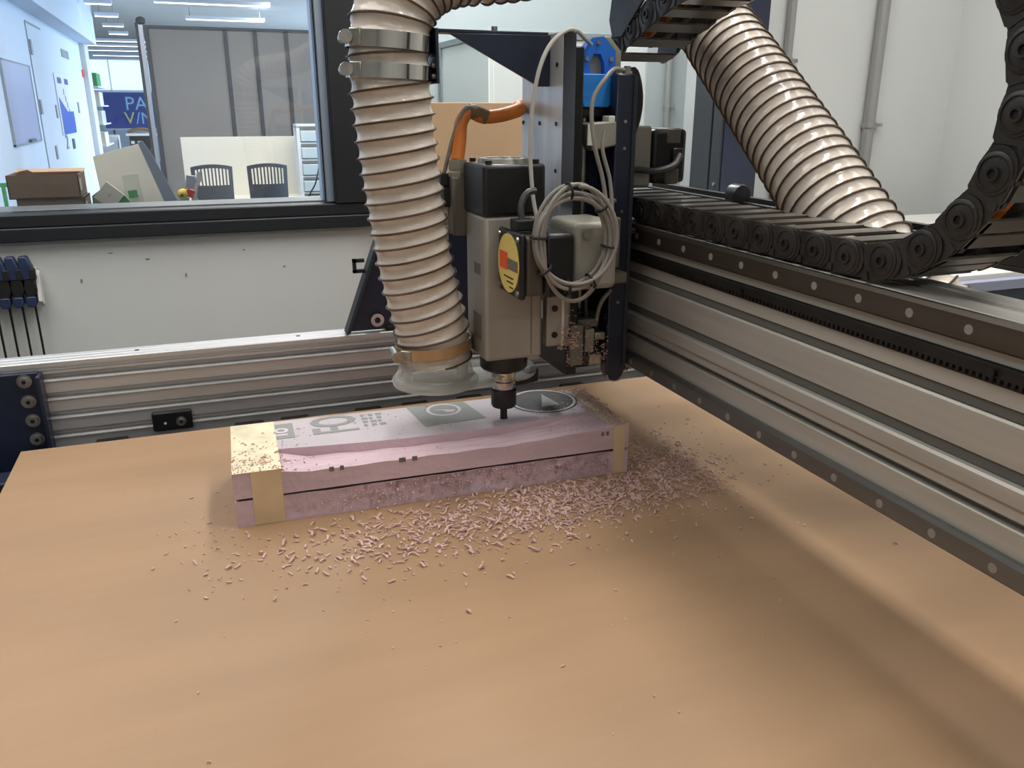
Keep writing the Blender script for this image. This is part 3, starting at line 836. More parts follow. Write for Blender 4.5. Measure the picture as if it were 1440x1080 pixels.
def band(z, cx, hgt, rad, m, name, tilt=0.0, screw=True, xs=-1):
    bb = MB()
    T = Matrix.Rotation(tilt, 3, 'Y')
    prof = [(rad, -hgt / 2), (rad + .004, -hgt / 2), (rad + .004, hgt / 2), (rad, hgt / 2)]
    n = 48; v2 = []
    for i in range(n):
        a = 2 * math.pi * i / n
        for r, h in prof:
            v2.append(Vector((cx, 2.17, z)) + T @ Vector((r * math.cos(a), r * math.sin(a), h)))
    f2 = []
    for i in range(n):
        for j in range(4):
            f2.append((i * 4 + j, i * 4 + (j + 1) % 4, ((i + 1) % n) * 4 + (j + 1) % 4, ((i + 1) % n) * 4 + j))
    bb.add(v2, f2); o = bb.build(name, m, hose)
    if screw:
        p = Vector((cx, 2.17, z)) + T @ Vector((-(rad + .010), -.02, 0))
        s_ = MB(); s_.cyl(p + Vector((0, .03, 0)), p - Vector((0, .03, 0)), .012, n=14); s_.cyl(p - Vector((.004, .03, 0)), p - Vector((.004, .045, 0)), .016, n=12)
        s_.build('clamp_screw', 'bolt_steel', o)
        q = MB().obox(p + Vector((.022, -.035, 0)), (.03, .02, hgt * 1.05), (0, 0, -.5)); q.build('worm_housing', 'bolt_steel', o, bevel=.003)
    return o
band(1.157, .4825, .038, .104, 'chrome', 'hose_clamp', .07)
band(1.088, .480, .034, .104, 'chrome', 'hose_clamp', .04)
band(.375, .573, .030, .104, 'clamp_tan', 'hose_clamp', -.09)

# ================================================================== FOAM BLOCK
foam = thing('foam_block', (.54, 2.13, 0), 'pink foam block of two taped boards being milled on the wooden bed', 'foam block')
TH = math.radians(-1.856); FC, FS_ = math.cos(TH), math.sin(TH)
def F(a, b_, z):
    return (a * FC - b_ * FS_, 1.977 + a * FS_ + b_ * FC, z)
FL, FD, FHt = 1.081, .343, .146
def fbox(a0, a1, b0, b1, z0, z1, name, m, parent, bevel=0):
    v = [F(a, b_, z) for a in (a0, a1) for b_ in (b0, b1) for z in (z0, z1)]
    return MB().add(v, [(0, 1, 3, 2), (4, 6, 7, 5), (0, 4, 5, 1), (2, 3, 7, 6), (0, 2, 6, 4), (1, 5, 7, 3)]).build(name, m, parent, bevel=bevel, smooth=False)
rn = random.Random(11)
# lower board: rough, chipped front face
def board(z0, z1, na, nb, topfn, rough, name, mats, topmat, rows=None):
    b = MB(); idx = {}
    A = [FL * i / na for i in range(na + 1)]; Bv = [FD * j / nb for j in range(nb + 1)]
    NZ = 6
    for i, a in enumerate(A):
        for j in range(nb + 1):
            bb = Bv[j] if rows is None else rows(a, j)
            idx['t', i, j] = len(b.v); b.v.append(Vector(F(a, bb, topfn(a, bb)))); idx['u', i, j] = len(b.v); b.v.append(Vector(F(a, bb, z0)))
    for i in range(na):
        for j in range(nb):
            b.f.append([idx['t', i, j], idx['t', i + 1, j], idx['t', i + 1, j + 1], idx['t', i, j + 1]]); b.m.append(topmat(A[i] + .004, j))
            b.f.append([idx['u', i, j], idx['u', i, j + 1], idx['u', i + 1, j + 1], idx['u', i + 1, j]]); b.m.append(0)
    # front face in rows so that it can be rough
    for i, a in enumerate(A):
        zt = topfn(a, 0)
        for k in range(NZ + 1):
            if k == 0: idx['f', i, k] = idx['u', i, 0]; continue
            if k == NZ: idx['f', i, k] = idx['t', i, 0]; continue
            idx['f', i, k] = len(b.v); b.v.append(Vector(F(a, rough(a, k / NZ), z0 + (zt - z0) * k / NZ)))
    for i in range(na):
        for k in range(NZ):
            b.f.append([idx['f', i, k], idx['f', i + 1, k], idx['f', i + 1, k + 1], idx['f', i, k + 1]]); b.m.append(0)
        b.f.append([idx['u', i, nb], idx['t', i, nb], idx['t', i + 1, nb], idx['u', i + 1, nb]]); b.m.append(0)
    for i in (0, na):
        for j in range(nb):
            b.f.append([idx['u', i, j], idx['u', i, j + 1], idx['t', i, j + 1], idx['t', i, j]]); b.m.append(0)
    return b.build(name, mats, foam, angle=50)
def rough_low(a, q):
    if a < .12 or a > 1.03: return 0.0
    m = min(1, max(0, (a - .2) / .3))
    return abs(rn.gauss(0, .003 + .004 * m)) if .2 < q < .9 else 0.0
board(0, .071, 150, 2, lambda a, b_: .0705 - .0012 * math.sin(a * 31) * math.sin(a * 7.3), rough_low, 'foam_board', ['foam'], lambda a, b_: 0)
def edge_b(a):
    return .133 - .035 * math.sin(math.pi * min(1, max(0, (a - .11) / .9)))
def top_h(a, bb):
    e = edge_b(a)
    if a < .113 or a > 1.02 or bb > e: return FHt
    fade = min(1, .35 + (a - .113) / .12) * min(1, (1.03 - a) / .3)
    q = bb / e
    d = .002 + .022 * fade * (0.4 + .6 * q) + .0018 * math.sin(q * 26) * fade
    if q < .25: d += .006 * fade * (1 - q / .25)
    d += .0012 * math.sin(a * 47 + q * 5) * fade
    return FHt - d
def frow(a, j):
    e = edge_b(a)
    return e * j / 22 if j <= 22 else e + .0015 + (FD - e - .0015) * (j - 23) / 9
board(.0775, FHt, 140, 32, lambda a, b_: top_h(a, b_ - .0001), lambda a, q: 0.0008 * rn.random(), 'foam_board', ['foam', 'foam_skin'], lambda a, j: 0 if (j <= 22 and .113 < a < 1.024) else 1, frow)
fbox(.01, FL - .01, .004, FD - .006, .068, .0795, 'gap_shade_fill', 'dark_steel', foam)  # dark filler that puts the shade between the boards into colour
# masking tape
fbox(.043, .117, -.0016, .001, .001, FHt + .0012, 'tape_strip', 'tape', foam)
fbox(.0, .118, -.0012, FD, FHt + .0002, FHt + .0014, 'tape_strip', 'tape_dusty', foam)
fbox(1.034, 1.068, -.0016, .001, .001, FHt + .0012, 'tape_strip', 'tape', foam)
fbox(1.028, FL, -.0012, FD - .01, FHt + .0002, FHt + .0014, 'tape_strip', 'tape_dusty', foam)
fbox(-.0012, .001, .02, .08, .07, FHt, 'tape_strip', 'tape_dusty', foam)
# print on the top skin
ZT = FHt + .0003
text_mesh('FO', .178, lambda u, v, w: F(.342 - v, .198 + u * .62, ZT + .0006 + w), 'lettering', 'print_grey', foam, .0003, .0032)
fbox(.10, .168, .203, .316, ZT, ZT + .0009, 'printed_square', 'print_grey', foam)
fbox(.118, .15, .225, .235, ZT + .0009, ZT + .0013, 'printed_bar', 'print_pale', foam)
MB().lathe(F(.134, .262, ZT + .001), [(.010, 0), (.010, .0006), (.020, .0006), (.020, 0)], 'z', 20).build('printed_ring', 'print_pale', foam)
v = [F(.505, .343, ZT), F(.682, .343, ZT), F(.709, .182, ZT), F(.525, .168, ZT)]
MB().add(v + [(x, y, z + .0008) for x, y, z in v], [(0, 1, 2, 3), (7, 6, 5, 4), (0, 4, 5, 1), (1, 5, 6, 2), (2, 6, 7, 3), (3, 7, 4, 0)]).build('printed_square', 'print_grey', foam, smooth=False)
MB().lathe(F(.607, .285, ZT + .0008), [(.043, 0), (.043, .0006), (.052, .0006), (.052, 0)], 'z', 32).build('printed_ring', 'print_pale', foam)
v = [F(.575, .295, ZT + .001), F(.64, .277, ZT + .001), F(.632, .262, ZT + .001), F(.605, .268, ZT + .001), F(.612, .277, ZT + .001)]
MB().add(v, [(0, 1, 2, 3, 4)]).build('printed_arrow', 'print_pale', foam, smooth=False)
MB().lathe(F(.918, .268, ZT), [(0, .0006), (.093, .0006), (.093, 0)], 'z', 40).build('printed_disc', 'print_dark', foam)
MB().lathe(F(.918, .268, ZT + .0006), [(.094, 0), (.094, .0008), (.101, .0008), (.101, 0)], 'z', 40).build('printed_ring', 'print_pale', foam)
MB().lathe(F(.918, .268, ZT + .0004), [(.1015, 0), (.1015, .0006), (.107, .0006), (.107, 0)], 'z', 40).build('printed_ring', 'print_dark', foam)
v = [F(.895, .215, ZT + .001), F(.955, .222, ZT + .001), F(.935, .325, ZT + .001)]
MB().add(v, [(0, 1, 2)]).build('printed_triangle', 'print_grey', foam, smooth=False)
for k in range(4):
    for q in range(3):
        a0 = .362 + .022 * q; b0 = .225 + .027 * k
        fbox(a0, a0 + .010 + .004 * ((k + q) % 3), b0, b0 + .016, ZT, ZT + .0006, 'printed_text', 'print_grey', foam)
for a0, w in ((.235, .012), (.262, .01), (.415, .018), (.45, .014), (.995, .008), (1.01, .008)):
    fbox(a0, a0 + w, -.0009, .001, .122, .134, 'printed_text', 'motor_grey', foam)

# ------------------------------------------------------------------ foam shavings
def chips(seq, name, label, group=None, parent=None):
    b = MB(); r = random.Random(5)
    for (x, y, z, s) in seq:
        L = s * r.uniform(.4, 1.35); w = s * r.uniform(.16, .36); h = s * r.uniform(.1, .35)
        a = r.uniform(0, math.pi); ca, sa_ = math.cos(a), math.sin(a); lift = s * r.uniform(0, .5); cur = r.uniform(-.5, .5) * L
        vs = []
        for t, zz, off in ((-.5, 0, 0), (0, lift, cur * .4), (.5, lift * r.random(), 0)):
            for k in (-.5, .5):
                for hh in (0, h):
                    px, py = t * L, k * w + off
                    vs.append((x + px * ca - py * sa_, y + px * sa_ + py * ca, z + zz * .6 + hh))
        fs = []
        for q in (0, 4):
            fs += [(q, q + 1, q + 5, q + 4), (q + 2, q + 6, q + 7, q + 3), (q, q + 4, q + 6, q + 2), (q + 1, q + 3, q + 7, q + 5)]
        fs += [(0, 2, 3, 1), (8, 9, 11, 10)]
        b.add(vs, fs)
    o = b.build(name, 'foam_chip', parent, smooth=False)
    o['kind'] = 'stuff'
    if parent is None: tag(o, label, 'shavings')
    return o
seq = []
cr = random.Random(21)
def inside_foam(x, y):
    dx, dy = x, y - 1.977
    a = dx * FC + dy * FS_; b_ = -dx * FS_ + dy * FC
    return -.01 < a < FL + .006 and -.008 < b_ < FD + .01
def cl(n, cx, cy, sx, sy, s0, s1):
    k = 0
    while k < n:
        x = cr.gauss(cx, sx); y = cr.gauss(cy, sy)
        if inside_foam(x, y) or y > 2.7 or x < -.58: continue
        seq.append((x, y, .0005, cr.uniform(s0, s1))); k += 1
cl(950, .62, 1.80, .24, .085, .006, .020)
cl(650, .90, 1.83, .14, .075, .006, .019)
cl(560, 1.20, 1.95, .075, .12, .005, .014)
cl(380, 1.16, 1.86, .10, .08, .005, .015)
cl(160, .35, 1.78, .18, .10, .006, .016)
cl(120, .7, 1.66, .35, .12, .006, .014)
cl(60, -.05, 1.98, .07, .12, .005, .010)
cl(70, 1.3, 2.05, .12, .2, .005, .010)
for _ in range(34):
    x = cr.uniform(-.3, 1.2); y = cr.uniform(.8, 1.7); seq.append((x, y, .0005, cr.uniform(.005, .009)))
chips(seq, 'foam_shavings', 'scattered pale pink foam shavings on the wooden bed around the foam block')
seq2 = []
for _ in range(260):
    a = 1.055 + cr.gauss(0, .018); bb = cr.uniform(0.0, .33)
    if a > FL: continue
    x, y, z = F(a, bb, FHt + .0014); seq2.append((x, y, z, cr.uniform(.006, .015)))
for _ in range(150):
    a = abs(cr.gauss(.07, .05)); bb = abs(cr.gauss(0, .11))
    if bb > .33 or a > .2: continue
    x, y, z = F(a, bb, FHt + .0014 if a < .118 or bb > edge_b(a) else top_h(a, bb)); seq2.append((x, y, z, cr.uniform(.004, .010)))
for _ in range(90):
    a = cr.uniform(.15, .6); bb = cr.uniform(.0, .33); x, y, z = F(a, bb, top_h(a, bb) + .0005); seq2.append((x, y, z, cr.uniform(.003, .007)))
for _ in range(120):
    a = cr.uniform(.85, 1.03); bb = cr.uniform(.02, .33); x, y, z = F(a, bb, top_h(a, bb) + .0008); seq2.append((x, y, z, cr.uniform(.003, .008)))
chips(seq2, 'foam_shavings', '', None, foam)
seq3 = []
for _ in range(520):
    a = cr.uniform(.15, 1.02); z = abs(cr.gauss(.035, .016))
    if a < .3 and cr.random() < .6: continue
    x, y, zz = F(a, -.0035, min(.066, z)); seq3.append((x, y, zz, cr.uniform(.004, .011)))
chips(seq3, 'clinging_shavings', '', None, foam)
seq4 = []
for _ in range(260):
    x = cr.gauss(1.0, .06); z = abs(cr.gauss(0, .05))
    x = min(1.06, max(.94, x)); seq4.append((x, 2.056 + .03 * cr.random() - .0, .30 + z, cr.uniform(.003, .008)))
for _ in range(120):
    q = cr.uniform(-2.9, -.2); seq4.append((1.107 + .03 * math.cos(q), 2.087, .258 + .03 * math.sin(q), cr.uniform(.003, .007)))
for _ in range(200):
    seq4.append((cr.gauss(.925, .018), 2.034, .36 + abs(cr.gauss(0, .035)), cr.uniform(.004, .009)))
chips(seq4, 'clinging_shavings', '', None, head)

# ================================================================== THINGS ON AND BEFORE THE WALLS
# bar clamps hung on the wall by the window
rk_ = thing('clamp_rack', (-.95, 4.985, -.02), 'white wall bracket holding the row of bar clamps under the window', 'rack')
B(-1.45, -.855, 4.965, 5.0, .04, .20).build('rack_plate', 'hook_white', rk_, bevel=.004)
MB().prism([(4.90, .03), (4.966, -.01), (4.966, .19), (4.93, .17)], 'x', -.862, -.842).build('rack_end', 'hook_white', rk_, bevel=.003)
def clamp(x):
    c = thing('bar_clamp', (x, 4.93, -.6), 'navy and black quick bar clamp hanging on the wall below the window', 'clamp', 'bar clamps on the wall rack')
    MB().prism([(x - .030, .27), (x + .010, .272), (x + .034, .20), (x + .034, .150), (x - .024, .145), (x - .034, .22)], 'y', 4.90, 4.955).build('fixed_jaw', 'clamp_blue', c, bevel=.008)
    MB().prism([(x - .018, .15), (x + .030, .15), (x + .036, .09), (x + .022, .055), (x - .018, .05), (x - .028, .10)], 'y', 4.905, 4.95).build('trigger_body', 'black_plastic', c, bevel=.006)
    MB().prism([(x - .024, .058), (x + .022, .058), (x + .024, .02), (x + .010, .0), (x - .020, .002), (x - .028, .03)], 'y', 4.90, 4.955).build('moving_jaw', 'clamp_blue', c, bevel=.006)
    MB().prism([(x + .004, .26), (x + .013, .26), (x + .013, -.60), (x + .004, -.60)], 'y', 4.92, 4.936).build('clamp_bar', 'clamp_bar', c)
    B(x + .012, x + .040, 4.895, 4.93, .148, .205).build('jaw_pad', 'black_matte', c, bevel=.004)
    return c
for x, lb in ((-.894, 'navy and black bar clamp next to the white end of the wall rack'), (-.955, 'second navy bar clamp from the white end of the wall rack'),
              (-1.016, 'third navy bar clamp from the white end of the wall rack'), (-1.077, 'fourth navy bar clamp from the white end of the wall rack')):
    clamp(x)['label'] = lb

# cardboard sheet, cabinet, column, conduits, bench
cs = MB(); cs.obox((1.62, 4.32, (1.035 + ZF) / 2), (1.08, .03, 1.035 - ZF), (0, 0, 0))
tag(cs.build('cardboard_sheet', 'card', bevel=.003), 'tall brown cardboard sheet standing behind the router head', 'cardboard')
cab = thing('tall_cabinet', (2.76, 6.8, ZF), 'tall white cabinet with grey top edge behind the cardboard sheet', 'cabinet')
B(2.1, 3.42, 6.14, 7.45, ZF, 1.50).build('cabinet_body', 'cabinet', cab, bevel=.006)
B(2.085, 3.435, 6.12, 7.47, 1.50, 1.55).build('cabinet_top', 'trim_grey', cab, bevel=.004)
B(2.085, 2.1, 7.38, 7.45, ZF, 1.5).build('edge_strip', 'trim_grey', cab)
for x in (2.13, 2.78):
    d = B(x, x + .62, 6.125, 6.14, ZF + .1, 1.46).build('cabinet_door', 'cabinet', cab, bevel=.004)
    MB().cyl((x + .56, 6.11, .0), (x + .56, 6.11, .2), .01, n=10).build('handle', 'conduit', d)
colm = thing('steel_column', (3.42, 4.75, ZF), 'dark navy steel column standing by the white wall behind the hose', 'column')
B(3.10, 3.36, 4.55, 4.90, ZF, CEIL - .02).build('column_shaft', 'navy', colm, bevel=.004)
B(3.085, 3.10, 4.56, 4.66, ZF, CEIL - .02).build('column_lit_strip', 'navy_mid', colm, bevel=.003)  # lighter tone puts the light on the column's left side into colour
B(3.085, 3.10, 4.68, 4.89, ZF, CEIL - .02).build('column_lit_face', 'navy_mid', colm, bevel=.003)  # rest of the lit side, same lightened colour
for z in (.55, 1.05, 1.5):
    MB().cyl((3.086, 4.60, z), (3.078, 4.60, z), .012, n=10).build('column_bolt', 'bolt_steel', colm)
def conduit(x, y, r, zc, label):
    c = thing('conduit_pipe', (x, y, ZF), label, 'pipe')
    MB().cyl((x, y - r, ZF), (x, y - r, CEIL - .01), r, n=14).build('pipe', 'conduit', c)
    for z in zc:
        MB().cyl((x, y - r, z), (x, y - r, z + .035), r * 1.25, n=14).build('pipe_clip', 'conduit', c)
        B(x, x + r * 2.6, y - r * 1.5, y - .002, z + .004, z + .03).build('clip_foot', 'bolt_steel', c)
conduit(3.84, 5.0, .03, (1.3, 2.2), 'thin grey conduit pipe on white wall next to the steel column')
conduit(4.60, 5.0, .042, (.88, 1.9), 'thicker grey conduit pipe with bolted clip on white wall')
conduit(4.40, 7.5, .03, (1.02, 2.0), 'grey conduit pipe in the recess beside the tall white cabinet')
bench = thing('workbench', (3.4, 3.3, ZF), 'white topped bench with navy front strip beyond the cable chain', 'bench')
B(2.42, 5.2, 2.62, 4.4, .285, .32).build('bench_top', 'bench_white', bench, bevel=.003)
B(2.42, 5.2, 2.57, 2.62, .255, .30).build('front_lip', 'lavender', bench, bevel=.003)
fp = B(2.45, 5.15, 2.585, 2.62, .12, .255).build('front_panel', 'navy', bench, bevel=.003)
for x in (2.7, 2.95, 3.2, 3.45, 3.7):
    MB().cyl((x, 2.586, .215), (x, 2.578, .215), .014, n=10).build('panel_bolt', 'label_white', fp)
for x in (2.5, 5.0):
    for y in (2.65, 4.25):
        B(x, x + .1, y, y + .1, ZF, .285).build('leg', 'navy', bench)

# ================================================================== OFFICE BEYOND THE WINDOW
desk = thing('window_desk', (-1.2, 6.2, ZF), 'dark grey desk standing just behind the window', 'desk')
B(-2.6, .12, 5.42, 6.42, .33, .375).build('desk_top', 'partition_frame', desk, bevel=.004)
for x in (-2.5, .02):
    for y in (5.5, 6.3):
        B(x, x + .08, y, y + .08, ZF, .33).build('leg', 'partition_frame', desk)
def carton(x0, x1, y0, y1, z0, z1, label, lid=False):
    c = thing('cardboard_box', ((x0 + x1) / 2, (y0 + y1) / 2, z0), label, 'box')
    t = .006; b = MB()
    b.box(x0, x1, y0, y0 + t, z0, z1); b.box(x0, x1, y1 - t, y1, z0, z1); b.box(x0, x0 + t, y0, y1, z0, z1); b.box(x1 - t, x1, y0, y1, z0, z1); b.box(x0, x1, y0, y1, z0, z0 + t)
    b.build('box_body', 'card_box', c)
    if lid:
        MB().obox(((x0 + x1) / 2, y1 - .0, z1 + .005), (x1 - x0, .10, .006), (.15, 0, 0)).build('box_flap', 'card', c)
        MB().prism([(x0 + .05, z1), (x0 + .07, z1 + .022), (x0 + .12, z1 + .03), (x0 + .15, z1 + .012), (x0 + .16, z1)], 'y', y0 + .02, y0 + .026).build('handle_flap', 'card_box', c)
    else:
        B(x0, x1, y0, y1, z1 - t, z1).build('box_flap', 'card_box', c)
    B(x1 - .001, x1 + .002, y0 + .02, y0 + .10, z0 + .04, z1 - .03).build('box_label', 'label_white', c)
carton(-1.03, -.66, 5.75, 6.05, .3755, .489, 'lower brown cardboard box under the open box behind the window')
carton(-1.06, -.675, 5.72, 6.06, .4895, .628, 'open brown cardboard box stacked on another box behind the window', True)
# leaning sheets and packages
def sheet(name, pts, y, tk, m, label, cat, lean=0.0, z0=.376):
    b = MB(); n = len(pts)
    v1 = [(x, y + lean * (z - z0), z) for x, z in pts]; v2 = [(x, y + tk + lean * (z - z0), z) for x, z in pts]
    b.add(v1 + v2, [tuple(range(n)), tuple(range(2 * n - 1, n - 1, -1))] + [(i, (i + 1) % n, n + (i + 1) % n, n + i) for i in range(n)])
    return tag(b.build(name, m, smooth=False), label, cat)
sheet('foam_sheet', [(-.61, .377), (-.64, .70), (-.33, .785), (-.14, .377)], 6.25, .02, 'paper_grey', 'large grey beige board leaning in the heap behind the window', 'board', .25)
sheet('slate_panel', [(-.215, .377), (-.345, .79), (-.315, .80), (-.27, .72), (-.135, .40), (-.15, .377)], 6.12, .03, 'board_slate', 'narrow slate blue panel leaning against the beige board', 'panel', .2)
pk = thing('paper_packet', (-.42, 6.05, .376), 'white packet with green logo standing in front of the beige board', 'packet')
MB().obox((-.40, 6.06, .486), (.105, .03, .215), (-.1, -.09, 0)).build('packet_body', 'paper', pk)
MB().obox((-.405, 6.035, .475), (.055, .006, .045), (-.1, -.09, 0)).build('packet_logo', 'green', pk)
pk = thing('paper_packet', (-.56, 6.0, .376), 'white packet tilted on its corner beside green card', 'packet')
MB().obox((-.545, 6.0, .470), (.128, .03, .128), (0, .75, 0)).build('packet_body', 'paper', pk)
MB().obox((-.542, 5.983, .475), (.02, .004, .02), (0, .75, 0)).build('packet_logo', 'paper_grey', pk)
tag(MB().prism([(-.545, .377), (-.47, .49), (-.40, .377)], 'y', 6.02, 6.05).build('green_card', 'green', smooth=False), 'green folded card lying between two white packets', 'card')
tag(MB().prism([(-.655, .377), (-.65, .47), (-.60, .505), (-.545, .377)], 'y', 6.04, 6.06).build('green_card', 'green_pale', smooth=False), 'pale green card tucked beside the cardboard boxes', 'card')
ck = thing('toy_figure', (-.09, 6.0, .376), 'small yellow red and green toy heap next to the slate panel', 'toy')
MB().ball((-.10, 6.0, .468), .035, sc=(1, .8, 1)).build('toy_head', 'yellow', ck)
MB().prism([(-.12, .377), (-.13, .44), (-.06, .45), (-.07, .377)], 'y', 5.98, 6.02).build('toy_body', 'green_pale', ck, bevel=.006)
MB().obox((-.055, 6.0, .47), (.05, .03, .05), (0, .4, 0)).build('toy_block', 'red', ck)
MB().ball((-.105, 5.972, .462), .009).build('toy_eye', 'black_matte', ck)
bg = MB(); bg.prism([(-.06, .377), (-.05, .44), (-.03, .49), (-.01, .54), (.0, .60), (.025, .61), (.03, .56), (-.005, .50), (-.015, .44), (.0, .41), (.03, .40), (.03, .377)], 'y', 6.03, 6.05)
tag(bg.build('plastic_offcut', 'plastic_clear', smooth=False), 'white curved plastic offcut standing beside the toy heap', 'offcut')
tag(MB().obox((-.045, 6.1, .535), (.06, .05, .09), (0, .15, 0)).build('blue_carton', 'bead', bevel=.003), 'pale blue small carton behind the red toy block', 'carton')
for o in [ob for ob in COL.objects if ob.name.startswith('blue_carton')]:
    o.location.z -= .0
rail_ = thing('green_rail', (-1.25, 7.6, ZF), 'green metal rail fence beside the boxes behind the window', 'rail')
B(-1.7, -1.12, 7.6, 7.64, .42, .45).build('rail_bar', 'green', rail_)
for x in (-1.6, -1.45, -1.3, -1.17):
    B(x, x + .025, 7.6, 7.63, ZF, .42).build('rail_post', 'green', rail_)

# office wall: whiteboard, posters, marks
wb = thing('whiteboard', (-2.99, 19, .38), 'pale whiteboard hanging on the bluish office wall', 'whiteboard')
B(-3.0, -2.97, 17.4, 20.3, .40, 1.83).build('board_face', 'whiteboard', wb)
for (y0, y1, z0, z1) in ((17.36, 20.34, 1.83, 1.85), (17.36, 20.34, .37, .40), (17.36, 17.42, .37, 1.85), (20.28, 20.34, .37, 1.85)):
    B(-3.0, -2.96, y0, y1, z0, z1).build('board_rail', 'trim_grey', wb)
B(-2.96, -2.92, 18.8, 19.4, .40, .45).build('pen_tray', 'partition_frame', wb)
ps = thing('wall_poster', (-2.99, 25.1, .39), 'blue and white poster hanging on the office wall', 'poster')
B(-3.0, -2.975, 23.8, 26.6, .39, 1.84).build('poster_sheet', 'poster_white', ps)
B(-2.976, -2.972, 24.0, 26.5, .40, .95).build('poster_block', 'poster_blue', ps)
MB().prism([(24.0, .95), (24.0, 1.3), (25.3, .95)], 'x', -2.976, -2.972).build('poster_block', 'poster_blue', ps)
B(-2.976, -2.972, 24.2, 24.9, 1.62, 1.76).build('poster_block', 'screen_blue', ps)
B(-2.976, -2.972, 25.5, 26.2, 1.62, 1.76).build('poster_block', 'screen_blue', ps)
for i in range(5):
    B(-2.976, -2.971, 25.0 + .2 * i, 25.12 + .2 * i, 1.35 - .16 * i, 1.5 - .16 * i).build('poster_block', 'poster_blue', ps)
dr = struct(B(-3.0, -2.985, 20.85, 20.92, ZF, 2.74).build('door_2', 'trim_grey', smooth=False))
B(-3.0, -2.985, 20.92, 22.9, 2.72, 2.76).build('door_head', 'trim_grey', dr)
for z in (2.1, .9):
    B(-2.99, -2.97, 21.0, 21.2, z, z + .3).build('hinge', 'trim_grey', dr)
for i, (y, z, w, h, m, lb) in enumerate(((26.0, 2.32, 1.4, .2, 'trim_grey', 'faint grey lettering strip high on the office wall'), (30.2, 1.95, .5, .22, 'red', 'small red alarm box on the office wall'),
                                      (25.4, .0, .4, .26, 'partition_frame', 'small dark switch plate below the poster'), (22.2, -.1, .25, .3, 'trim_grey', 'small grey notice low on the office wall'),
                                      (27.8, .9, .3, .3, 'trim_grey', 'small grey notice right beside the poster'), (23.3, .8, .2, .3, 'trim_grey', 'small grey notice between door and poster'))):
    tag(B(-3.0, -2.98, y, y + w, z, z + h).build('wall_notice', m, smooth=False), lb, 'notice')
n2 = thing('wall_numeral', (-2.99, 24.3, .05), 'grey painted numeral two on the office wall', 'numeral')
text_mesh('2', .5, lambda u, v, w: (-2.985 + w, 24.1 + u * 2.2, .05 + v), 'numeral', 'trim_grey', n2)
# pale shelf goods along the column
sh = thing('wall_shelf', (-2.6, 33.5, ZF), 'narrow white shelf with coloured goods beyond the office wall', 'shelf')
for z in (-.2, .5, 1.1, 1.7):
    B(-3.2, -2.75, 32.0, 35.0, z, z + .04).build('shelf_board', 'office_wall', sh)
B(-3.25, -3.2, 32.0, 35.0, ZF, 2.0).build('shelf_side', 'office_wall', sh)
for i, (z, m, lb) in enumerate(((1.74, 'green', 'green box on top of the narrow white shelf'), (1.14, 'paper_grey', 'beige box on the upper board of the narrow shelf'), (.54, 'plastic_clear', 'white box on the middle board of narrow shelf'), (-.16, 'paper_grey', 'beige box on the lowest board of narrow shelf'))):
    tag(B(-3.1, -2.78, 32.3, 33.6, z, z + .42).build('shelf_box', m, bevel=.01), lb, 'box')

# partition with felt panels
pt = thing('office_partition', (1.2, 20, ZF), 'grey felt partition with dark frame strips behind the two chairs', 'partition')
for x0, x1 in ((-.62, .86), (.93, 1.47), (1.54, 2.13), (2.20, 2.9), (2.97, 4.2)):
    B(x0, x1, 20.0, 20.08, ZF + .1, 2.60).build('felt_panel', 'partition', pt, bevel=.01)
for x in (.86, 1.47, 2.13, 2.90):
    B(x, x + .07, 19.97, 20.09, ZF, 2.62).build('frame_strip', 'partition_frame', pt)
B(-.70, 4.2, 19.97, 20.1, 2.60, 2.66).build('top_rail', 'partition_frame', pt)
B(-.70, -.62, 19.95, 20.1, ZF, 2.66).build('frame_strip', 'partition_frame', pt)
B(-.80, -.72, 19.95, 20.1, ZF, 2.66).build('end_rail', 'partition_rail', pt)
B(-.86, -.80, 19.97, 20.1, ZF, 2.70).build('frame_strip', 'partition_frame', pt)
MB().ball((-.74, 20.0, 2.74), .10, sc=(1, .6, .8)).build('corner_cap', 'partition_frame', pt)
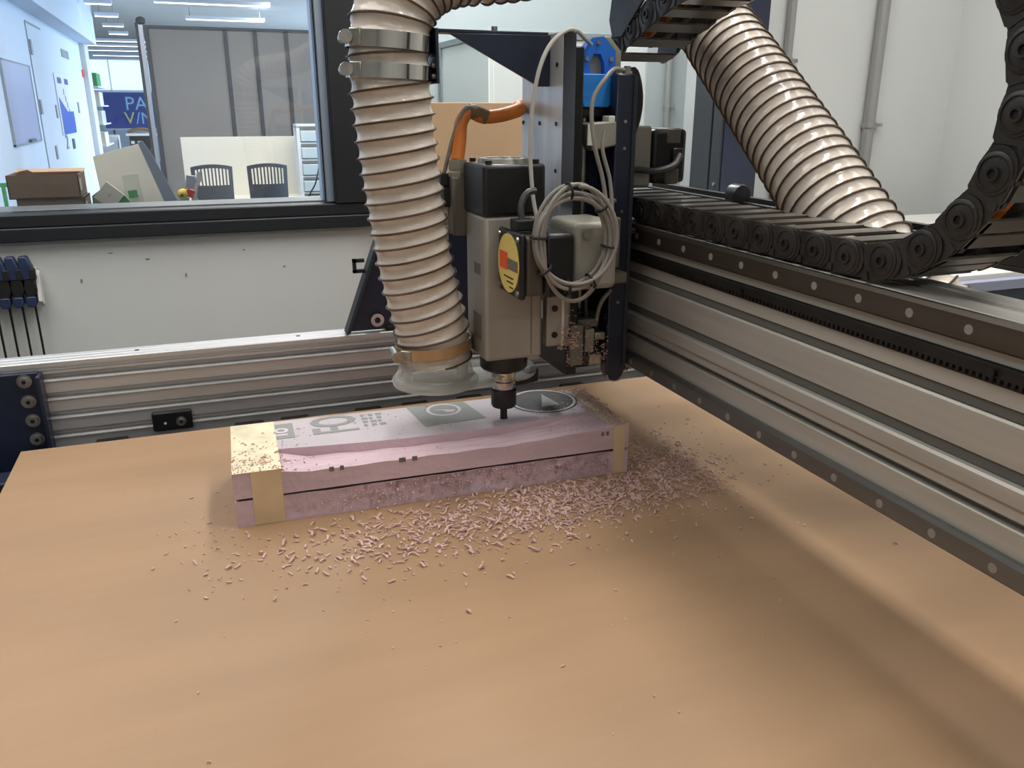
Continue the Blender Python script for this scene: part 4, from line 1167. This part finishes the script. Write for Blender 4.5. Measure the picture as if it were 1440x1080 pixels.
# white desk with modesty panel and two mesh chairs
wd = thing('white_desk', (.9, 17.4, ZF), 'long white desk with upright white panel behind two grey chairs', 'desk')
B(-.22, 2.0, 17.5, 17.56, -.62, .50).build('desk_panel', 'desk_white', wd, bevel=.006)
B(-.2, 2.6, 16.7, 17.5, -.66, -.60).build('desk_top', 'desk_white', wd, bevel=.006)
for x in (-.1, 1.72, 2.1, 2.5):
    B(x, x + .07, 16.8, 16.88, ZF, -.66).build('leg', 'drawer_white', wd)
def chair(cx, label):
    c = thing('office_chair', (cx, 16.0, ZF), label, 'chair')
    w = .35
    def X(t, z):   # curved back
        return cx + t * w * (1.0 - .08 * max(0, (-.05 - z)))
    def bent(t0, t1, z0, z1, name):
        b = MB(); n = max(2, int(abs(t1 - t0) * 8)); vs = []; fs = []
        for i in range(n + 1):
            t = t0 + (t1 - t0) * i / n
            for z in (z0, z1):
                y = 15.95 - .10 * (1 - t * t)
                for k in (0, .04):
                    zz = z - (.05 * t * t if z > 0 else 0)
                    vs.append((X(t, zz), y + k, zz))
        for i in range(n):
            a, d = i * 4, i * 4 + 4
            fs += [(a, a + 2, d + 2, d), (a + 1, d + 1, d + 3, a + 3), (a, d, d + 1, a + 1), (a + 2, a + 3, d + 3, d + 2)]
        fs += [(0, 1, 3, 2), (n * 4, n * 4 + 2, n * 4 + 3, n * 4 + 1)]
        b.add(vs, fs); b.build(name, 'chair_plastic', c)
    bent(-1, 1, .02, .085, 'back_top'); bent(-1, 1, -.60, -.28, 'back_lower')
    bent(-1, -.80, -.28, .03, 'back_side'); bent(.80, 1, -.28, .03, 'back_side')
    for i in range(9):
        t = -.68 + 1.36 * i / 8
        bent(t - .035, t + .035, -.30, .03, 'back_slat')
    B(cx - .42, cx + .42, 15.9, 16.8, -.99, -.93).build('seat', 'chair_plastic', c, bevel=.02)
    B(cx - .05, cx + .05, 15.88, 15.96, -.96, -.58).build('back_stem', 'chair_plastic', c)
    for sx in (-1, 1):
        for y in (15.95, 16.7):
            MB().cyl((cx + sx * .36, y, -.96), (cx + sx * .42, y, ZF), .025, n=8).build('leg', 'partition_frame', c)
chair(.255, 'grey slotted back chair beside the white plastic offcut, at white desk')
chair(1.205, 'grey slotted back chair near the white drawer tower, at white desk')
dw = thing('drawer_tower', (2.1, 16.6, -.60), 'white plastic drawer tower standing on the white desk', 'drawers')
for x in (1.86, 2.38):
    for y in (16.72, 17.2):
        B(x, x + .06, y, y + .06, -.60, .72).build('tower_post', 'drawer_white', dw)
for i in range(4):
    z = -.55 + i * .31
    B(1.92, 2.38, 16.72, 17.24, z, z + .03).build('tower_shelf', 'drawer_white', dw)
    B(1.93, 2.37, 16.70, 17.2, z + .04, z + .24).build('drawer', 'drawer_front', dw, bevel=.01)
B(1.86, 2.44, 16.70, 17.26, .70, .74).build('tower_top', 'drawer_white', dw)
tag(MB().tube(spline([(2.25, 16.3, .6), (2.22, 16.3, .2), (2.1, 16.3, -.3), (1.95, 16.4, -.62), (1.90, 16.5, -1.2), (1.9, 16.5, ZF)]), .014, 6).build('hanging_cable', 'cable_dark'), 'dark thin cable hanging before the white drawer tower', 'cable')

# blue screen with lettering, cart and clutter in the far office
sc2 = thing('display_screen', (-3.1, 50, .2), 'blue display screen with pale PA lettering in the far office', 'screen')
B(-4.2, -1.2, 50.0, 50.1, .05, 1.85).build('screen_panel', 'screen_blue', sc2)
B(-4.27, -1.13, 50.05, 50.12, -.02, 1.92).build('screen_frame', 'poster_white', sc2)
text_mesh('PA', .95, lambda u, v, w: (-3.15 + u, 49.97 - w, .98 + v), 'lettering', 'screen_text', sc2)
text_mesh('V', .85, lambda u, v, w: (-3.25 + u, 49.97 - w, .28 + v), 'lettering', 'screen_yellow', sc2)
text_mesh('/N', .85, lambda u, v, w: (-2.7 + u, 49.97 - w, .28 + v), 'lettering', 'screen_text', sc2)
for x in (-3.9, -1.5):
    B(x, x + .1, 50.1, 50.2, ZF, .1).build('screen_leg', 'partition_frame', sc2)
ct = thing('storage_cart', (-1.9, 36, ZF), 'dark storage cart with coloured items in the far office', 'cart')
[B(x, x + .06, y, y + .06, ZF, -.9).build('cart_leg', 'black_plastic', ct) for x in (-2.2, -1.4) for y in (35.65, 36.3)]
B(-2.25, -1.3, 35.6, 36.4, -.9, .05).build('cart_body', 'black_plastic', ct, bevel=.02)
B(-2.35, -1.25, 35.5, 36.5, .05, .12).build('cart_top', 'label_white', ct)
for i in range(10):
    x = -2.2 + (i % 4) * .22; z = -.8 + (i // 4) * .28
    B(x, x + .12, 35.58, 35.6, z, z + .10).build('cart_bin', ('green_pale', 'yellow', 'plastic_clear')[i % 3], ct)
tag(MB().tube([(-2.3 + i * .1, 36, .19 + .10 * math.sin(i * .33)) for i in range(11)], .06, 8).build('brown_roll', 'tape_brown'), 'brown rolled sheet lying on the dark storage cart', 'roll')
tag(B(-3.3, -2.7, 36.0, 37.4, ZF, .05).build('white_crate', 'drawer_white', bevel=.02), 'white crate unit beside the dark storage cart', 'crate')

# office ceiling lamps: long rows and short staggered ones
def lamp(x0, x1, y, label, group=None):
    l = thing('linear_lamp', ((x0 + x1) / 2, y, CEIL - .42), label, 'lamp', group)
    B(x0, x1, y, y + .22, CEIL - .40, CEIL - .30).build('lamp_body', 'poster_white', l)
    B(x0 + .02, x1 - .02, y + .02, y + .20, CEIL - .42, CEIL - .40).build('lamp_tube', 'lamp_glow', l)
    for x in (x0 + .15, x1 - .15):
        MB().cyl((x, y + .1, CEIL - .30), (x, y + .1, CEIL), .012, n=6).build('lamp_wire', 'trim_grey', l)
lamp(-.6, 2.5, 26.5, 'long white linear ceiling lamp hanging above the felt partition, nearer row')
lamp(.2, 2.7, 31.0, 'long white linear ceiling lamp hanging above the felt partition, farther row')
NTH = ('first', 'second', 'third', 'fourth')
for k, y in enumerate((27.5, 31, 34.5, 38)):
    lamp(-2.4 - (y - 27) * .02, -1.7 - (y - 27) * .02, y, 'short linear ceiling lamp over the office aisle, %s going from whiteboard to blue screen' % NTH[k], 'short lamps over the aisle')
for k, y in enumerate((53, 48.5, 45, 42)):
    lamp(-4.6, 1.5, y, 'very long linear ceiling lamp across the far office, %s from the far windows' % NTH[k], 'long lamps in the far office')
